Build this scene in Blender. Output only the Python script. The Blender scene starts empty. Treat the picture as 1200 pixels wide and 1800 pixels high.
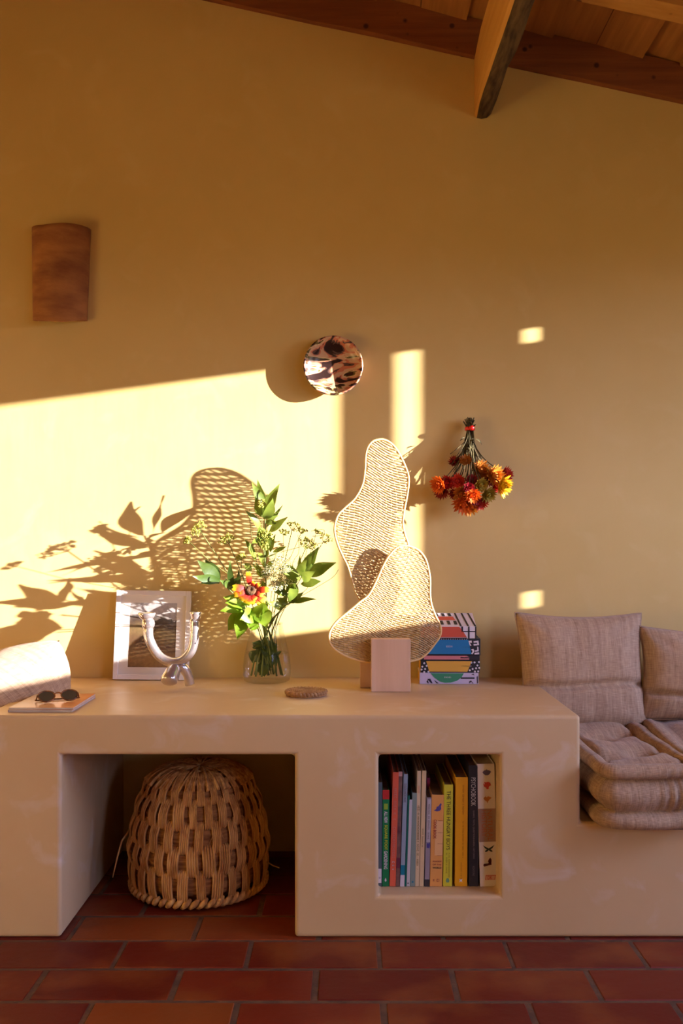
import bpy, bmesh, math, random
from mathutils import Vector, Matrix, noise, Euler
R = math.radians
rnd = random.Random(7)
S = bpy.context.scene
COL = S.collection
# ------------------------------------------------------------------ camera
EYE = 0.927
cam = bpy.data.objects.new('camera', bpy.data.cameras.new('camera'))
COL.objects.link(cam)
cam.location = (0, 0, EYE)
cam.rotation_euler = (R(90), 0, 0)
cam.data.sensor_width = 36
cam.data.lens = 32
cam.data.shift_y = 53/1800
cam.data.shift_x = -11/1800
cam.data.clip_start = 0.05
S.camera = cam
FP = 1600.0
def P(px, py, y):
    return Vector(((px-611)*y/FP, y, EYE-(py-953)*y/FP))
# ------------------------------------------------------------------ light
S.view_settings.view_transform = 'Standard'
S.view_settings.look = 'None'
S.view_settings.gamma = 1
S.view_settings.exposure = 0.20
S.view_settings.use_curve_mapping = False
SUN_D = Vector((-1, 0.36, -0.135))
sun = bpy.data.objects.new('sun', bpy.data.lights.new('sun', 'SUN'))
COL.objects.link(sun)
sun.rotation_euler = SUN_D.to_track_quat('-Z', 'Y').to_euler()
sun.data.energy = 25.0
sun.data.angle = R(0.45)
sun.data.color = (1.0, 0.96, 1.0)
W = bpy.data.worlds.new('world')
S.world = W
W.use_nodes = True
wn = W.node_tree
wn.nodes.clear()
wo = wn.nodes.new('ShaderNodeOutputWorld')
wb = wn.nodes.new('ShaderNodeBackground')
tc = wn.nodes.new('ShaderNodeTexCoord')
sp = wn.nodes.new('ShaderNodeSeparateXYZ')
rp = wn.nodes.new('ShaderNodeValToRGB')
mr = wn.nodes.new('ShaderNodeMapRange')
mr.inputs[1].default_value = -1; mr.inputs[2].default_value = 1
wn.links.new(tc.outputs['Generated'], sp.inputs[0])
wn.links.new(sp.outputs['Z'], mr.inputs[0])
wn.links.new(mr.outputs[0], rp.inputs[0])
wn.links.new(rp.outputs[0], wb.inputs[0])
wn.links.new(wb.outputs[0], wo.inputs[0])
e = rp.color_ramp.elements
e[0].position = 0.0; e[0].color = (0.10, 0.075, 0.035, 1)
e[1].position = 1.0; e[1].color = (0.60, 0.84, 1.75, 1)
a = rp.color_ramp.elements.new(0.48); a.color = (0.26, 0.23, 0.16, 1)
a = rp.color_ramp.elements.new(0.51); a.color = (1.02, 1.12, 1.68, 1)
a = rp.color_ramp.elements.new(0.62); a.color = (0.98, 1.12, 1.95, 1)
wb.inputs[1].default_value = 7.6
def portal(loc, rot, sx, sy):
    l = bpy.data.lights.new('sky_portal', 'AREA')
    l.shape = 'RECTANGLE'; l.size = sx; l.size_y = sy
    l.cycles.is_portal = True
    o = bpy.data.objects.new('sky_portal', l); COL.objects.link(o)
    o.location = loc; o.rotation_euler = rot
XR = 2.2      # right wall
portal((XR+0.04, 1.45, 1.375), (0, R(90), 0), 0.84, 1.40)
portal((XR+0.04, -1.0, 1.375), (0, R(90), 0), 0.84, 1.2)
# ------------------------------------------------------------------ materials
def srgb(c):
    return tuple(((v/255)/12.92 if v/255 <= 0.04045 else ((v/255+0.055)/1.055)**2.4) for v in c)
def mat(name, col, rough=0.7, var=None, scale=8.0, bump=0.0, bscale=60.0, metal=0.0, stretch=(1,1,1), detail=4, sheen=0, spec=0.5, coat=0, lo=0.35, hi=0.65, trans=0.0):
    """principled with a two colour noise and a noise bump in object space"""
    m = bpy.data.materials.new(name); m.use_nodes = True
    nt = m.node_tree; b = nt.nodes['Principled BSDF']
    c = srgb(col) + (1,)
    b.inputs['Base Color'].default_value = c
    b.inputs['Roughness'].default_value = rough
    b.inputs['Metallic'].default_value = metal
    b.inputs['Specular IOR Level'].default_value = spec
    b.inputs['Coat Weight'].default_value = coat
    if sheen: b.inputs['Sheen Weight'].default_value = sheen
    t = nt.nodes.new('ShaderNodeTexCoord'); mp = nt.nodes.new('ShaderNodeMapping')
    mp.inputs['Scale'].default_value = stretch
    nt.links.new(t.outputs['Object'], mp.inputs[0])
    if var:
        n = nt.nodes.new('ShaderNodeTexNoise'); n.inputs['Scale'].default_value = scale
        n.inputs['Detail'].default_value = detail
        r = nt.nodes.new('ShaderNodeValToRGB')
        r.color_ramp.elements[0].position = lo; r.color_ramp.elements[1].position = hi
        r.color_ramp.elements[0].color = c
        r.color_ramp.elements[1].color = srgb(var) + (1,)
        nt.links.new(mp.outputs[0], n.inputs[0]); nt.links.new(n.outputs[0], r.inputs[0])
        nt.links.new(r.outputs[0], b.inputs['Base Color'])
    if bump:
        n2 = nt.nodes.new('ShaderNodeTexNoise'); n2.inputs['Scale'].default_value = bscale
        n2.inputs['Detail'].default_value = 5
        bp = nt.nodes.new('ShaderNodeBump'); bp.inputs['Strength'].default_value = bump
        bp.inputs['Distance'].default_value = 0.004
        nt.links.new(mp.outputs[0], n2.inputs[0]); nt.links.new(n2.outputs[0], bp.inputs['Height'])
        nt.links.new(bp.outputs[0], b.inputs['Normal'])
    if trans:
        out = nt.nodes['Material Output']
        tr = nt.nodes.new('ShaderNodeBsdfTranslucent'); mx = nt.nodes.new('ShaderNodeMixShader')
        mx.inputs[0].default_value = trans
        if var: nt.links.new(r.outputs[0], tr.inputs[0])
        else: tr.inputs[0].default_value = c
        nt.links.new(b.outputs[0], mx.inputs[1]); nt.links.new(tr.outputs[0], mx.inputs[2])
        nt.links.new(mx.outputs[0], out.inputs[0])
    return m
def plaster(name, c1, c2, c3, rough, bump):
    m = bpy.data.materials.new(name); m.use_nodes = True
    nt = m.node_tree; b = nt.nodes['Principled BSDF']; L = nt.links
    b.inputs['Roughness'].default_value = rough
    b.inputs['Specular IOR Level'].default_value = 0.3
    t = nt.nodes.new('ShaderNodeTexCoord')
    n = nt.nodes.new('ShaderNodeTexNoise'); n.inputs['Scale'].default_value = 1.7; n.inputs['Detail'].default_value = 6
    n.inputs['Roughness'].default_value = 0.62
    r = nt.nodes.new('ShaderNodeValToRGB')
    r.color_ramp.elements[0].position = 0.33; r.color_ramp.elements[0].color = srgb(c1)+(1,)
    r.color_ramp.elements[1].position = 0.68; r.color_ramp.elements[1].color = srgb(c2)+(1,)
    n3 = nt.nodes.new('ShaderNodeTexNoise'); n3.inputs['Scale'].default_value = 9; n3.inputs['Detail'].default_value = 7
    n3.inputs['Distortion'].default_value = 0.8
    r3 = nt.nodes.new('ShaderNodeMapRange'); r3.inputs[1].default_value = 0.56; r3.inputs[2].default_value = 0.78
    r3.inputs[3].default_value = 0.0; r3.inputs[4].default_value = 0.75
    mx = nt.nodes.new('ShaderNodeMixRGB'); mx.inputs[2].default_value = srgb(c3)+(1,)
    L.new(t.outputs['Object'], n.inputs[0]); L.new(n.outputs[0], r.inputs[0])
    L.new(t.outputs['Object'], n3.inputs[0]); L.new(n3.outputs[0], r3.inputs[0])
    L.new(r3.outputs[0], mx.inputs[0]); L.new(r.outputs[0], mx.inputs[1]); L.new(mx.outputs[0], b.inputs['Base Color'])
    # trowel marks: long soft vertical strokes and a fine grain
    mp = nt.nodes.new('ShaderNodeMapping'); mp.inputs['Scale'].default_value = (14, 14, 3.0)
    n4 = nt.nodes.new('ShaderNodeTexNoise'); n4.inputs['Scale'].default_value = 1.0; n4.inputs['Detail'].default_value = 8
    L.new(t.outputs['Object'], mp.inputs[0]); L.new(mp.outputs[0], n4.inputs[0])
    bp = nt.nodes.new('ShaderNodeBump'); bp.inputs['Strength'].default_value = bump; bp.inputs['Distance'].default_value = 0.004
    L.new(n4.outputs[0], bp.inputs['Height']); L.new(bp.outputs[0], b.inputs['Normal'])
    return m
def fabric(name, c1, c2, thread=620, c3=None):
    """slubby linen: crossed fine threads, vertical slubs"""
    m = bpy.data.materials.new(name); m.use_nodes = True
    nt = m.node_tree; b = nt.nodes['Principled BSDF']; L = nt.links
    b.inputs['Roughness'].default_value = 0.95; b.inputs['Specular IOR Level'].default_value = 0.15
    b.inputs['Sheen Weight'].default_value = 0.15
    t = nt.nodes.new('ShaderNodeUVMap') ; t.uv_map = 'UVMap'
    def nz(sx, sy, det=2):
        mp = nt.nodes.new('ShaderNodeMapping'); mp.inputs['Scale'].default_value = (sx, sy, 1)
        n = nt.nodes.new('ShaderNodeTexNoise'); n.inputs['Scale'].default_value = 1; n.inputs['Detail'].default_value = det
        L.new(t.outputs[0], mp.inputs[0]); L.new(mp.outputs[0], n.inputs[0]); return n
    a_ = nz(thread, 30); c_ = nz(40, thread*0.9); d_ = nz(95, 6, 3)
    ad = nt.nodes.new('ShaderNodeMath'); ad.operation = 'ADD'
    L.new(a_.outputs[0], ad.inputs[0]); L.new(c_.outputs[0], ad.inputs[1])
    ad2 = nt.nodes.new('ShaderNodeMath'); ad2.operation = 'MULTIPLY_ADD'; ad2.inputs[1].default_value = 0.9
    L.new(d_.outputs[0], ad2.inputs[0]); L.new(ad.outputs[0], ad2.inputs[2])
    r = nt.nodes.new('ShaderNodeValToRGB')
    mr = nt.nodes.new('ShaderNodeMapRange'); mr.inputs[1].default_value = 1.1; mr.inputs[2].default_value = 1.85
    L.new(ad2.outputs[0], mr.inputs[0]); L.new(mr.outputs[0], r.inputs[0])
    r.color_ramp.elements[0].color = srgb(c1)+(1,); r.color_ramp.elements[1].color = srgb(c2)+(1,)
    L.new(r.outputs[0], b.inputs['Base Color'])
    bp = nt.nodes.new('ShaderNodeBump'); bp.inputs['Strength'].default_value = 0.35; bp.inputs['Distance'].default_value = 0.0015
    L.new(ad2.outputs[0], bp.inputs['Height']); L.new(bp.outputs[0], b.inputs['Normal'])
    return m
def wood(name, c1, c2, axis='Z', sc=6, rough=0.6, bump=0.2, knots=None):
    st = {'X': (0.6, 9, 9), 'Y': (9, 0.6, 9), 'Z': (9, 9, 0.6)}[axis]
    m = mat(name, c1, rough, c2, sc, bump, 14, stretch=st, detail=7, lo=0.3, hi=0.72)
    if knots:
        nt = m.node_tree; b = nt.nodes['Principled BSDF']; L = nt.links
        src = b.inputs['Base Color'].links[0].from_socket
        t = nt.nodes.new('ShaderNodeTexCoord')
        v = nt.nodes.new('ShaderNodeTexVoronoi'); v.inputs['Scale'].default_value = 13
        mr = nt.nodes.new('ShaderNodeMapRange'); mr.inputs[1].default_value = 0.07; mr.inputs[2].default_value = 0.13
        mr.inputs[3].default_value = 1; mr.inputs[4].default_value = 0
        mx = nt.nodes.new('ShaderNodeMixRGB'); mx.inputs[2].default_value = srgb(knots)+(1,)
        L.new(t.outputs['Object'], v.inputs[0]); L.new(v.outputs['Distance'], mr.inputs[0]); L.new(mr.outputs[0], mx.inputs[0])
        L.new(src, mx.inputs[1]); L.new(mx.outputs[0], b.inputs['Base Color'])
    return m
M = {}
M['wall'] = plaster('ochre_plaster', (218,186,114), (226,195,126), (227,198,132), 0.85, 0.28)
M['counter'] = plaster('polished_plaster', (214,178,130), (222,190,144), (232,212,192), 0.42, 0.16)
M['linen'] = fabric('taupe_linen', (160,126,98), (208,176,142))
M['ticking'] = fabric('striped_ticking', (150,116,88), (204,170,134), 420)
M['beam'] = wood('red_brown_timber', (122,64,30), (152,88,42), 'X', 5, 0.7, 0.3, (66,26,12))
M['board'] = wood('ceiling_board', (158,100,46), (188,128,62), 'Y', 5, 0.7, 0.3)
M['pale_beam'] = wood('pale_timber', (204,146,66), (218,164,84), 'Y', 5, 0.7, 0.25)
M['pale_beam_x'] = wood('pale_timber_rafter', (186,128,56), (204,148,74), 'X', 5, 0.7, 0.25, (100,52,20))
M['bark'] = mat('grey_bark', (112,88,56), 0.95, (62,42,24), 5, 1.0, 8, stretch=(14,2.5,14), detail=8)
M['block'] = wood('pale_pine', (222,184,152), (208,166,132), 'Z', 4, 0.55, 0.08)
M['clay'] = mat('terracotta_clay', (176,118,66), 0.9, (134,80,46), 9, 0.5, 45, stretch=(1,1,2.2), detail=8)
M['grout'] = mat('sandy_grout', (118,82,50), 0.95, (92,62,38), 30, 0.6, 120)
M['wicker'] = mat('bleached_palm', (206,172,116), 0.7, (170,130,76), 110, 0.3, 150)
M['cane_rim'] = mat('cane_rim', (226,184,116), 0.5)
M['straw'] = mat('dry_palm_strap', (236,182,108), 0.75, (192,132,70), 14, 0.6, 60, stretch=(6,6,1), detail=6)
M['coil'] = mat('palm_coil', (196,138,76), 0.85, (140,88,44), 22, 0.7, 70, stretch=(1,1,6))
M['trivet'] = mat('woven_seagrass', (196,150,98), 0.85, (160,112,66), 60, 0.8, 160)
M['silver'] = mat('silver_glaze', (226,218,212), 0.2, (196,184,178), 9, 0.5, 22, metal=0.82)
M['white_frame'] = mat('white_lacquer', (236,224,214), 0.4)
M['mat_board'] = mat('ivory_mat_board', (232,220,204), 0.85)
M['paper'] = mat('paper_edge', (226,212,196), 0.9, (196,180,164), 30, 0.4, 200, stretch=(1,1,12))
M['darkpaper'] = mat('aged_paper', (150,120,92), 0.9, (120,92,70), 30, 0.4, 200, stretch=(1,1,12))
M['stem'] = mat('green_stem', (120,132,52), 0.6, (88,92,40), 20)
M['leaf'] = mat('leaf_green', (84,102,28), 0.45, (132,146,54), 16, 0.2, 40, trans=0.35)
M['leaf_dark'] = mat('leaf_dark_green', (62,84,28), 0.45, (96,114,46), 16, 0.2, 40, trans=0.28)
M['leaf_lime'] = mat('leaf_lime', (104,138,24), 0.45, (146,168,50), 16, 0.2, 40, trans=0.4)
M['umbel'] = mat('umbel_bloom', (216,206,92), 0.7, (172,176,60), 90, trans=0.3)
M['umbel_white'] = mat('tiny_white_bloom', (248,244,206), 0.7, trans=0.5)
M['drystem'] = mat('dried_stem', (96,84,40), 0.85, (70,58,30), 50, 0.4, 100)
M['red_tie'] = mat('red_rubber', (226,30,24), 0.35)
def flat(name, c, rough=0.55, **k): 
    if name not in M: M[name] = mat(name, c, rough, **k)
    return M[name]
# floor tile: one tone per loose tile
def tile_mat():
    m = bpy.data.materials.new('terracotta_tile'); m.use_nodes = True
    nt = m.node_tree; b = nt.nodes['Principled BSDF']; L = nt.links
    b.inputs['Roughness'].default_value = 0.45; b.inputs['Specular IOR Level'].default_value = 0.35
    g = nt.nodes.new('ShaderNodeNewGeometry'); t = nt.nodes.new('ShaderNodeTexCoord')
    r = nt.nodes.new('ShaderNodeValToRGB'); L.new(g.outputs['Random Per Island'], r.inputs[0])
    el = r.color_ramp.elements
    el[0].position = 0; el[0].color = srgb((106,32,17))+(1,)
    el[1].position = 1; el[1].color = srgb((146,74,28))+(1,)
    for p_, c_ in ((0.3,(122,38,19)),(0.55,(100,27,16)),(0.82,(130,46,22))):
        q = el.new(p_); q.color = srgb(c_)+(1,)
    n = nt.nodes.new('ShaderNodeTexNoise'); n.inputs['Scale'].default_value = 4.5; n.inputs['Detail'].default_value = 5
    L.new(t.outputs['Object'], n.inputs[0])
    mr = nt.nodes.new('ShaderNodeMapRange'); mr.inputs[1].default_value = 0.48; mr.inputs[2].default_value = 0.66
    mr.inputs[3].default_value = 0; mr.inputs[4].default_value = 0.8
    L.new(n.outputs[0], mr.inputs[0])
    mx = nt.nodes.new('ShaderNodeMixRGB'); mx.inputs[2].default_value = srgb((148,78,34))+(1,)
    L.new(mr.outputs[0], mx.inputs[0]); L.new(r.outputs[0], mx.inputs[1]); L.new(mx.outputs[0], b.inputs['Base Color'])
    n2 = nt.nodes.new('ShaderNodeTexNoise'); n2.inputs['Scale'].default_value = 40; n2.inputs['Detail'].default_value = 6
    L.new(t.outputs['Object'], n2.inputs[0])
    bp = nt.nodes.new('ShaderNodeBump'); bp.inputs['Strength'].default_value = 0.35; bp.inputs['Distance'].default_value = 0.003
    L.new(n2.outputs[0], bp.inputs['Height']); L.new(bp.outputs[0], b.inputs['Normal'])
    return m
M['tile'] = tile_mat()
def thin_glass(nm='clear_glass', ior=1.38, tint=(0.985, 0.99, 0.985, 1)):
    m = bpy.data.materials.new(nm); m.use_nodes = True
    nt = m.node_tree; nt.nodes.clear(); L = nt.links
    o = nt.nodes.new('ShaderNodeOutputMaterial'); tr = nt.nodes.new('ShaderNodeBsdfTransparent')
    tr.inputs[0].default_value = tint
    gl = nt.nodes.new('ShaderNodeBsdfGlossy'); gl.inputs['Roughness'].default_value = 0.03
    f = nt.nodes.new('ShaderNodeFresnel'); f.inputs[0].default_value = ior
    mx = nt.nodes.new('ShaderNodeMixShader')
    fm = nt.nodes.new('ShaderNodeMath'); fm.operation = 'MULTIPLY'; fm.inputs[1].default_value = .4; L.new(f.outputs[0], fm.inputs[0])
    L.new(fm.outputs[0], mx.inputs[0]); L.new(tr.outputs[0], mx.inputs[1]); L.new(gl.outputs[0], mx.inputs[2]); L.new(mx.outputs[0], o.inputs[0])
    return m
M['glass'] = thin_glass()
M['water'] = thin_glass('vase_water', 1.25, (0.96, 0.97, 0.93, 1))
# ------------------------------------------------------------------ builders
def link(name, me, m=None, parent=None, smooth=False):
    o = bpy.data.objects.new(name, me); COL.objects.link(o)
    if m is not None:
        for x in (m if isinstance(m, (list, tuple)) else [m]): me.materials.append(x)
    if parent: o.parent = parent
    if smooth:
        me.polygons.foreach_set('use_smooth', [True]*len(me.polygons))
    return o
def obj(name, bm, m=None, parent=None, smooth=False, recalc=True):
    if recalc: bmesh.ops.recalc_face_normals(bm, faces=bm.faces)
    me = bpy.data.meshes.new(name); bm.to_mesh(me); bm.free()
    return link(name, me, m, parent, smooth)
def tag(o, label, cat, group=None):
    o['label'] = label; o['category'] = cat
    if group: o['group'] = group
    return o
def thing(name, label, cat, loc=(0,0,0), rot=(0,0,0), group=None):
    o = bpy.data.objects.new(name, None); COL.objects.link(o)
    o.empty_display_size = 0.05
    o.location = loc; o.rotation_euler = rot
    return tag(o, label, cat, group)
def struct(o):
    o['kind'] = 'structure'; return o
def bevel(o, w, seg=3, ang=35):
    md = o.modifiers.new('bevel', 'BEVEL'); md.width = w; md.segments = seg
    md.limit_method = 'ANGLE'; md.angle_limit = R(ang); md.harden_normals = False
    return o
def box(bm, x0, x1, y0, y1, z0, z1, mi=0, mtx=None):
    v = [bm.verts.new((x, y, z)) for x in (x0, x1) for y in (y0, y1) for z in (z0, z1)]
    if mtx:
        for q in v: q.co = mtx @ q.co
    fs = []
    for f in ((0,1,3,2),(4,6,7,5),(0,4,5,1),(2,3,7,6),(0,2,6,4),(1,5,7,3)):
        fc = bm.faces.new([v[i] for i in f]); fc.material_index = mi; fs.append(fc)
    return v
def tube(bm, pts, r, seg=6, closed=False, mi=0, flat_=1.0, cap=True, up=None):
    """r: number or list; flat_ squashes the second axis"""
    pts = [Vector(p) for p in pts]; n = len(pts)
    rs = r if isinstance(r, (list, tuple)) else [r]*n
    rings = []; prev = None
    for i, p in enumerate(pts):
        if closed: t = pts[(i+1) % n] - pts[i-1]
        else: t = pts[min(i+1, n-1)] - pts[max(i-1, 0)]
        if t.length < 1e-9: t = Vector((0,0,1))
        t.normalize()
        if up is not None:
            a_ = Vector(up).cross(t)
            if a_.length < 1e-4: a_ = t.orthogonal()
        elif prev is None: a_ = t.orthogonal()
        else: a_ = prev - t*prev.dot(t)
        if a_.length < 1e-6: a_ = t.orthogonal()
        a_.normalize(); b_ = t.cross(a_); prev = a_
        ring = []
        for k in range(seg):
            th = 2*math.pi*(k+0.5)/seg
            ring.append(bm.verts.new(p + (a_*math.cos(th) + b_*math.sin(th)*flat_)*rs[i]))
        rings.append(ring)
    m_ = n if closed else n-1
    for i in range(m_):
        A, B = rings[i], rings[(i+1) % n]
        for k in range(seg):
            f = bm.faces.new((A[k], A[(k+1) % seg], B[(k+1) % seg], B[k])); f.material_index = mi; f.smooth = True
    if cap and not closed:
        for rg in (rings[0][::-1], rings[-1]):
            try: f = bm.faces.new(rg); f.material_index = mi
            except ValueError: pass
def lathe(bm, prof, seg=48, c=(0,0,0), mi=0, wob=0):
    c = Vector(c); rings = []
    for (r, z) in prof:
        if r < 1e-6: rings.append([bm.verts.new(c+Vector((0,0,z)))])
        else: rings.append([bm.verts.new(c+Vector((r*math.cos(2*math.pi*k/seg), r*math.sin(2*math.pi*k/seg), z))) for k in range(seg)])
    for A, B in zip(rings, rings[1:]):
        for k in range(seg):
            k2 = (k+1) % seg
            if len(A) == 1 and len(B) == 1: continue
            if len(A) == 1: f = bm.faces.new((A[0], B[k], B[k2]))
            elif len(B) == 1: f = bm.faces.new((A[k], A[k2], B[0]))
            else: f = bm.faces.new((A[k], A[k2], B[k2], B[k]))
            f.material_index = mi; f.smooth = True
def cells(xs, ys, zs, solid, holes=None):
    """solid cell grid to one closed mesh"""
    bm = bmesh.new(); V = {}
    def v(i, j, k):
        if (i,j,k) not in V: V[(i,j,k)] = bm.verts.new((xs[i], ys[j], zs[k]))
        return V[(i,j,k)]
    nx, ny, nz = len(xs)-1, len(ys)-1, len(zs)-1
    def s(i, j, k): return 0 <= i < nx and 0 <= j < ny and 0 <= k < nz and solid(i, j, k)
    for i in range(nx):
        for j in range(ny):
            for k in range(nz):
                if not s(i, j, k): continue
                if not s(i-1,j,k): bm.faces.new((v(i,j,k), v(i,j,k+1), v(i,j+1,k+1), v(i,j+1,k)))
                if not s(i+1,j,k): bm.faces.new((v(i+1,j,k), v(i+1,j+1,k), v(i+1,j+1,k+1), v(i+1,j,k+1)))
                if not s(i,j-1,k): bm.faces.new((v(i,j,k), v(i+1,j,k), v(i+1,j,k+1), v(i,j,k+1)))
                if not s(i,j+1,k): bm.faces.new((v(i,j+1,k), v(i,j+1,k+1), v(i+1,j+1,k+1), v(i+1,j+1,k)))
                if not s(i,j,k-1): bm.faces.new((v(i,j,k), v(i,j+1,k), v(i+1,j+1,k), v(i+1,j,k)))
                if not s(i,j,k+1): bm.faces.new((v(i,j,k+1), v(i+1,j,k+1), v(i+1,j+1,k+1), v(i,j+1,k+1)))
    bmesh.ops.dissolve_limit(bm, angle_limit=R(1), verts=bm.verts, edges=bm.edges)
    return bm
def poly(name, pts, y, m, parent, th=0.0006):
    """thin printed or applied shape lying on a face that looks towards -y"""
    bm = bmesh.new()
    a_ = [bm.verts.new((p[0], y-th, p[1])) for p in pts]
    bm.faces.new(a_)
    r_ = bmesh.ops.extrude_face_region(bm, geom=bm.faces[:])
    for g in r_['geom']:
        if isinstance(g, bmesh.types.BMVert): g.co.y += th
    return obj(name, bm, m, parent)
def text_mesh(s, bold=0.0):
    c = bpy.data.curves.new('lettering', 'FONT'); c.body = s; c.size = 1; c.offset = bold
    o = bpy.data.objects.new('lettering', c)
    COL.objects.link(o)
    dg = bpy.context.evaluated_depsgraph_get()
    me = bpy.data.meshes.new_from_object(o.evaluated_get(dg))
    bpy.data.objects.remove(o); bpy.data.curves.remove(c)
    return me
def letters(name, s, m, parent, x, z, y, w, h, down=True, bold=0.0):
    """lettering on a -y face. down: reads top to bottom, x,z is the top centre of the line; w = run length, h = letter height"""
    me = text_mesh(s, bold)
    vs = [v.co.copy() for v in me.vertices]
    u0 = min(v.x for v in vs); u1 = max(v.x for v in vs); v0 = min(v.y for v in vs); v1 = max(v.y for v in vs)
    for v in me.vertices:
        u = (v.co.x-u0)/(u1-u0)*w; t = ((v.co.y-v0)/(v1-v0)-0.5)*h
        v.co = Vector((x+t, y-0.0009, z-u)) if down else Vector((x+u, y-0.0009, z+t))
    return link(name, me, m, parent)
def scribble(name, m, parent, x, z, y, w, h, down=True, step=.8):
    """unreadable small print: a row of uneven strokes"""
    bm = bmesh.new(); u = 0
    while u < w:
        lw = h*rnd.uniform(.3,.75)
        if rnd.random() > .16:
            hh = h*rnd.uniform(.55,1)
            for (a_, b_, c_, d_) in ((u, u+lw*.3, -hh/2, hh/2), (u, min(u+lw, w), -hh/2, -hh/2+h*.18), (u, min(u+lw, w), hh/2-h*.2, hh/2)):
                if rnd.random() < .3 and a_ != u: continue
                q = [(a_,c_),(b_,c_),(b_,d_),(a_,d_)]
                vv = [bm.verts.new((x+t, y-.0009, z-uu) if down else (x+uu, y-.0009, z+t)) for uu, t in q]
                bm.faces.new(vv)
        u += lw+h*.22*step
    return obj(name, bm, m, parent)
def pip(x, y, poly_):
    c = False; n = len(poly_); j = n-1
    for i in range(n):
        xi, yi = poly_[i]; xj, yj = poly_[j]
        if (yi > y) != (yj > y) and x < (xj-xi)*(y-yi)/(yj-yi)+xi: c = not c
        j = i
    return c
def smooth_loop(pts, sub=4, closed=True):
    out = []; n = len(pts)
    rng = range(n) if closed else range(n-1)
    for i in rng:
        g = (lambda k: pts[k % n]) if closed else (lambda k: pts[min(max(k, 0), n-1)])
        p0, p1, p2, p3 = [Vector(g(i+d)) for d in (-1,0,1,2)]
        for s_ in range(sub):
            t = s_/sub
            out.append(0.5*((2*p1)+(-p0+p2)*t+(2*p0-5*p1+4*p2-p3)*t*t+(-p0+3*p1-3*p2+p3)*t**3))
    if not closed: out.append(Vector(pts[-1]))
    return out
# ================================================================== setting
YB, YF = 2.735, 2.133       # back wall, front of the masonry
XL, YN = -2.4, -2.5
zr = lambda x: 2.459-0.217*x      # underside of the rafters
# floor: bevelled tiles in running bond over grout
bm = bmesh.new()
TL, TW, GR = 0.292, 0.14, 0.0072
row = 0; y = 1.978 + TW*6
while y > YN-0.1:
    off = 0.0705 if (round((1.978-y)/TW) % 2 == 0) else -0.068
    k0 = math.floor((XL-off)/TL)-1
    for k in range(k0, k0+18):
        x0 = off+k*TL; 
        if x0 > XR or x0+TL < XL: continue
        g = GR/2
        jx, jy = rnd.uniform(-.0018,.0018), rnd.uniform(-.0014,.0014)
        xa, xb, ya, yb = x0+g+jx, x0+TL-g+rnd.uniform(-.0015,.0015), y+g+jy, y+TW-g+rnd.uniform(-.0012,.0012)
        xa, xb, yb = max(xa, XL), min(xb, XR), min(yb, YB)
        if xb-xa < 0.02 or yb-ya < 0.02: continue
        b0 = [(xa,ya),(xb,ya),(xb,yb),(xa,yb)]
        i_ = 0.004; h = rnd.uniform(-0.0008, 0.0002)
        lo = [bm.verts.new((p[0], p[1], -0.004)) for p in b0]
        hi = [bm.verts.new((p[0]+(i_ if p[0] == xa else -i_), p[1]+(i_ if p[1] == ya else -i_), h)) for p in b0]
        bm.faces.new(hi)
        for q in range(4): bm.faces.new((lo[q], lo[(q+1)%4], hi[(q+1)%4], hi[q]))
    y -= TW
v = [bm.verts.new(p) for p in ((XL,YN,-.0018),(XR,YN,-.0018),(XR,YB,-.0018),(XL,YB,-.0018))]
f = bm.faces.new(v); f.material_index = 1
v = [bm.verts.new(p) for p in ((XL,YN,-.05),(XR,YN,-.05),(XR,YB,-.05),(XL,YB,-.05))]
f = bm.faces.new(v); f.material_index = 1
struct(obj('floor', bm, [M['tile'], M['grout']]))
# walls
def prism_xz(pts, y0, y1):
    bm = bmesh.new()
    A = [bm.verts.new((p[0], y0, p[1])) for p in pts]; B = [bm.verts.new((p[0], y1, p[1])) for p in pts]
    bm.faces.new(A); bm.faces.new(B[::-1])
    n = len(pts)
    for i in range(n): bm.faces.new((A[i], B[i], B[(i+1)%n], A[(i+1)%n]))
    return bm
TH = 0.05
struct(obj('wall_back', prism_xz([(XL,-.05),(XR,-.05),(XR,zr(XR)+.172),(XL,zr(XL)+.172)], YB, YB+TH), M['wall']))
struct(obj('wall_left', prism_xz([(XL-TH,-.05),(XL,-.05),(XL,zr(XL)+.172),(XL-TH,zr(XL-TH)+.172)], YN, YB+TH), M['wall']))
# right wall: the window opening, plus an unseen one added for fill light
wy0, wy1, wz0, wz1 = 0.75, 2.150, 0.954, 1.795
bm = cells([XR, XR+0.035], [YN, -1.6, -.4, wy0, wy1, YB+TH], [-.05, wz0, wz1, 2.15], lambda i,j,k: not (j in (1, 3) and k == 1))
struct(obj('wall_right', bm, M['wall']))
bm = prism_xz([(XL-TH,-.05),(XR+TH,-.05),(XR+TH,zr(XR)+.172),(XL-TH,zr(XL-TH)+.172)], YN-TH, YN)
struct(obj('wall_front', bm, M['wall']))
# window joinery: frame, mullion, a folded shutter leaf on its hinge stile
bm = bmesh.new(); xa, xb = XR+0.005, XR+0.03
box(bm, xa, xb, wy0, 2.122, 1.775, wz1); box(bm, xa, xb, wy0, 2.122, wz0, 0.972)
box(bm, xa, xb, 1.93, 1.985, 0.972, 1.775)
box(bm, xa, xb, 2.018, 2.122, 0.972, 1.775)
box(bm, xa, xb, 2.122, 2.150, 1.004, 1.752)
struct(obj('window_1', bm, M['pale_beam']))
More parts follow.
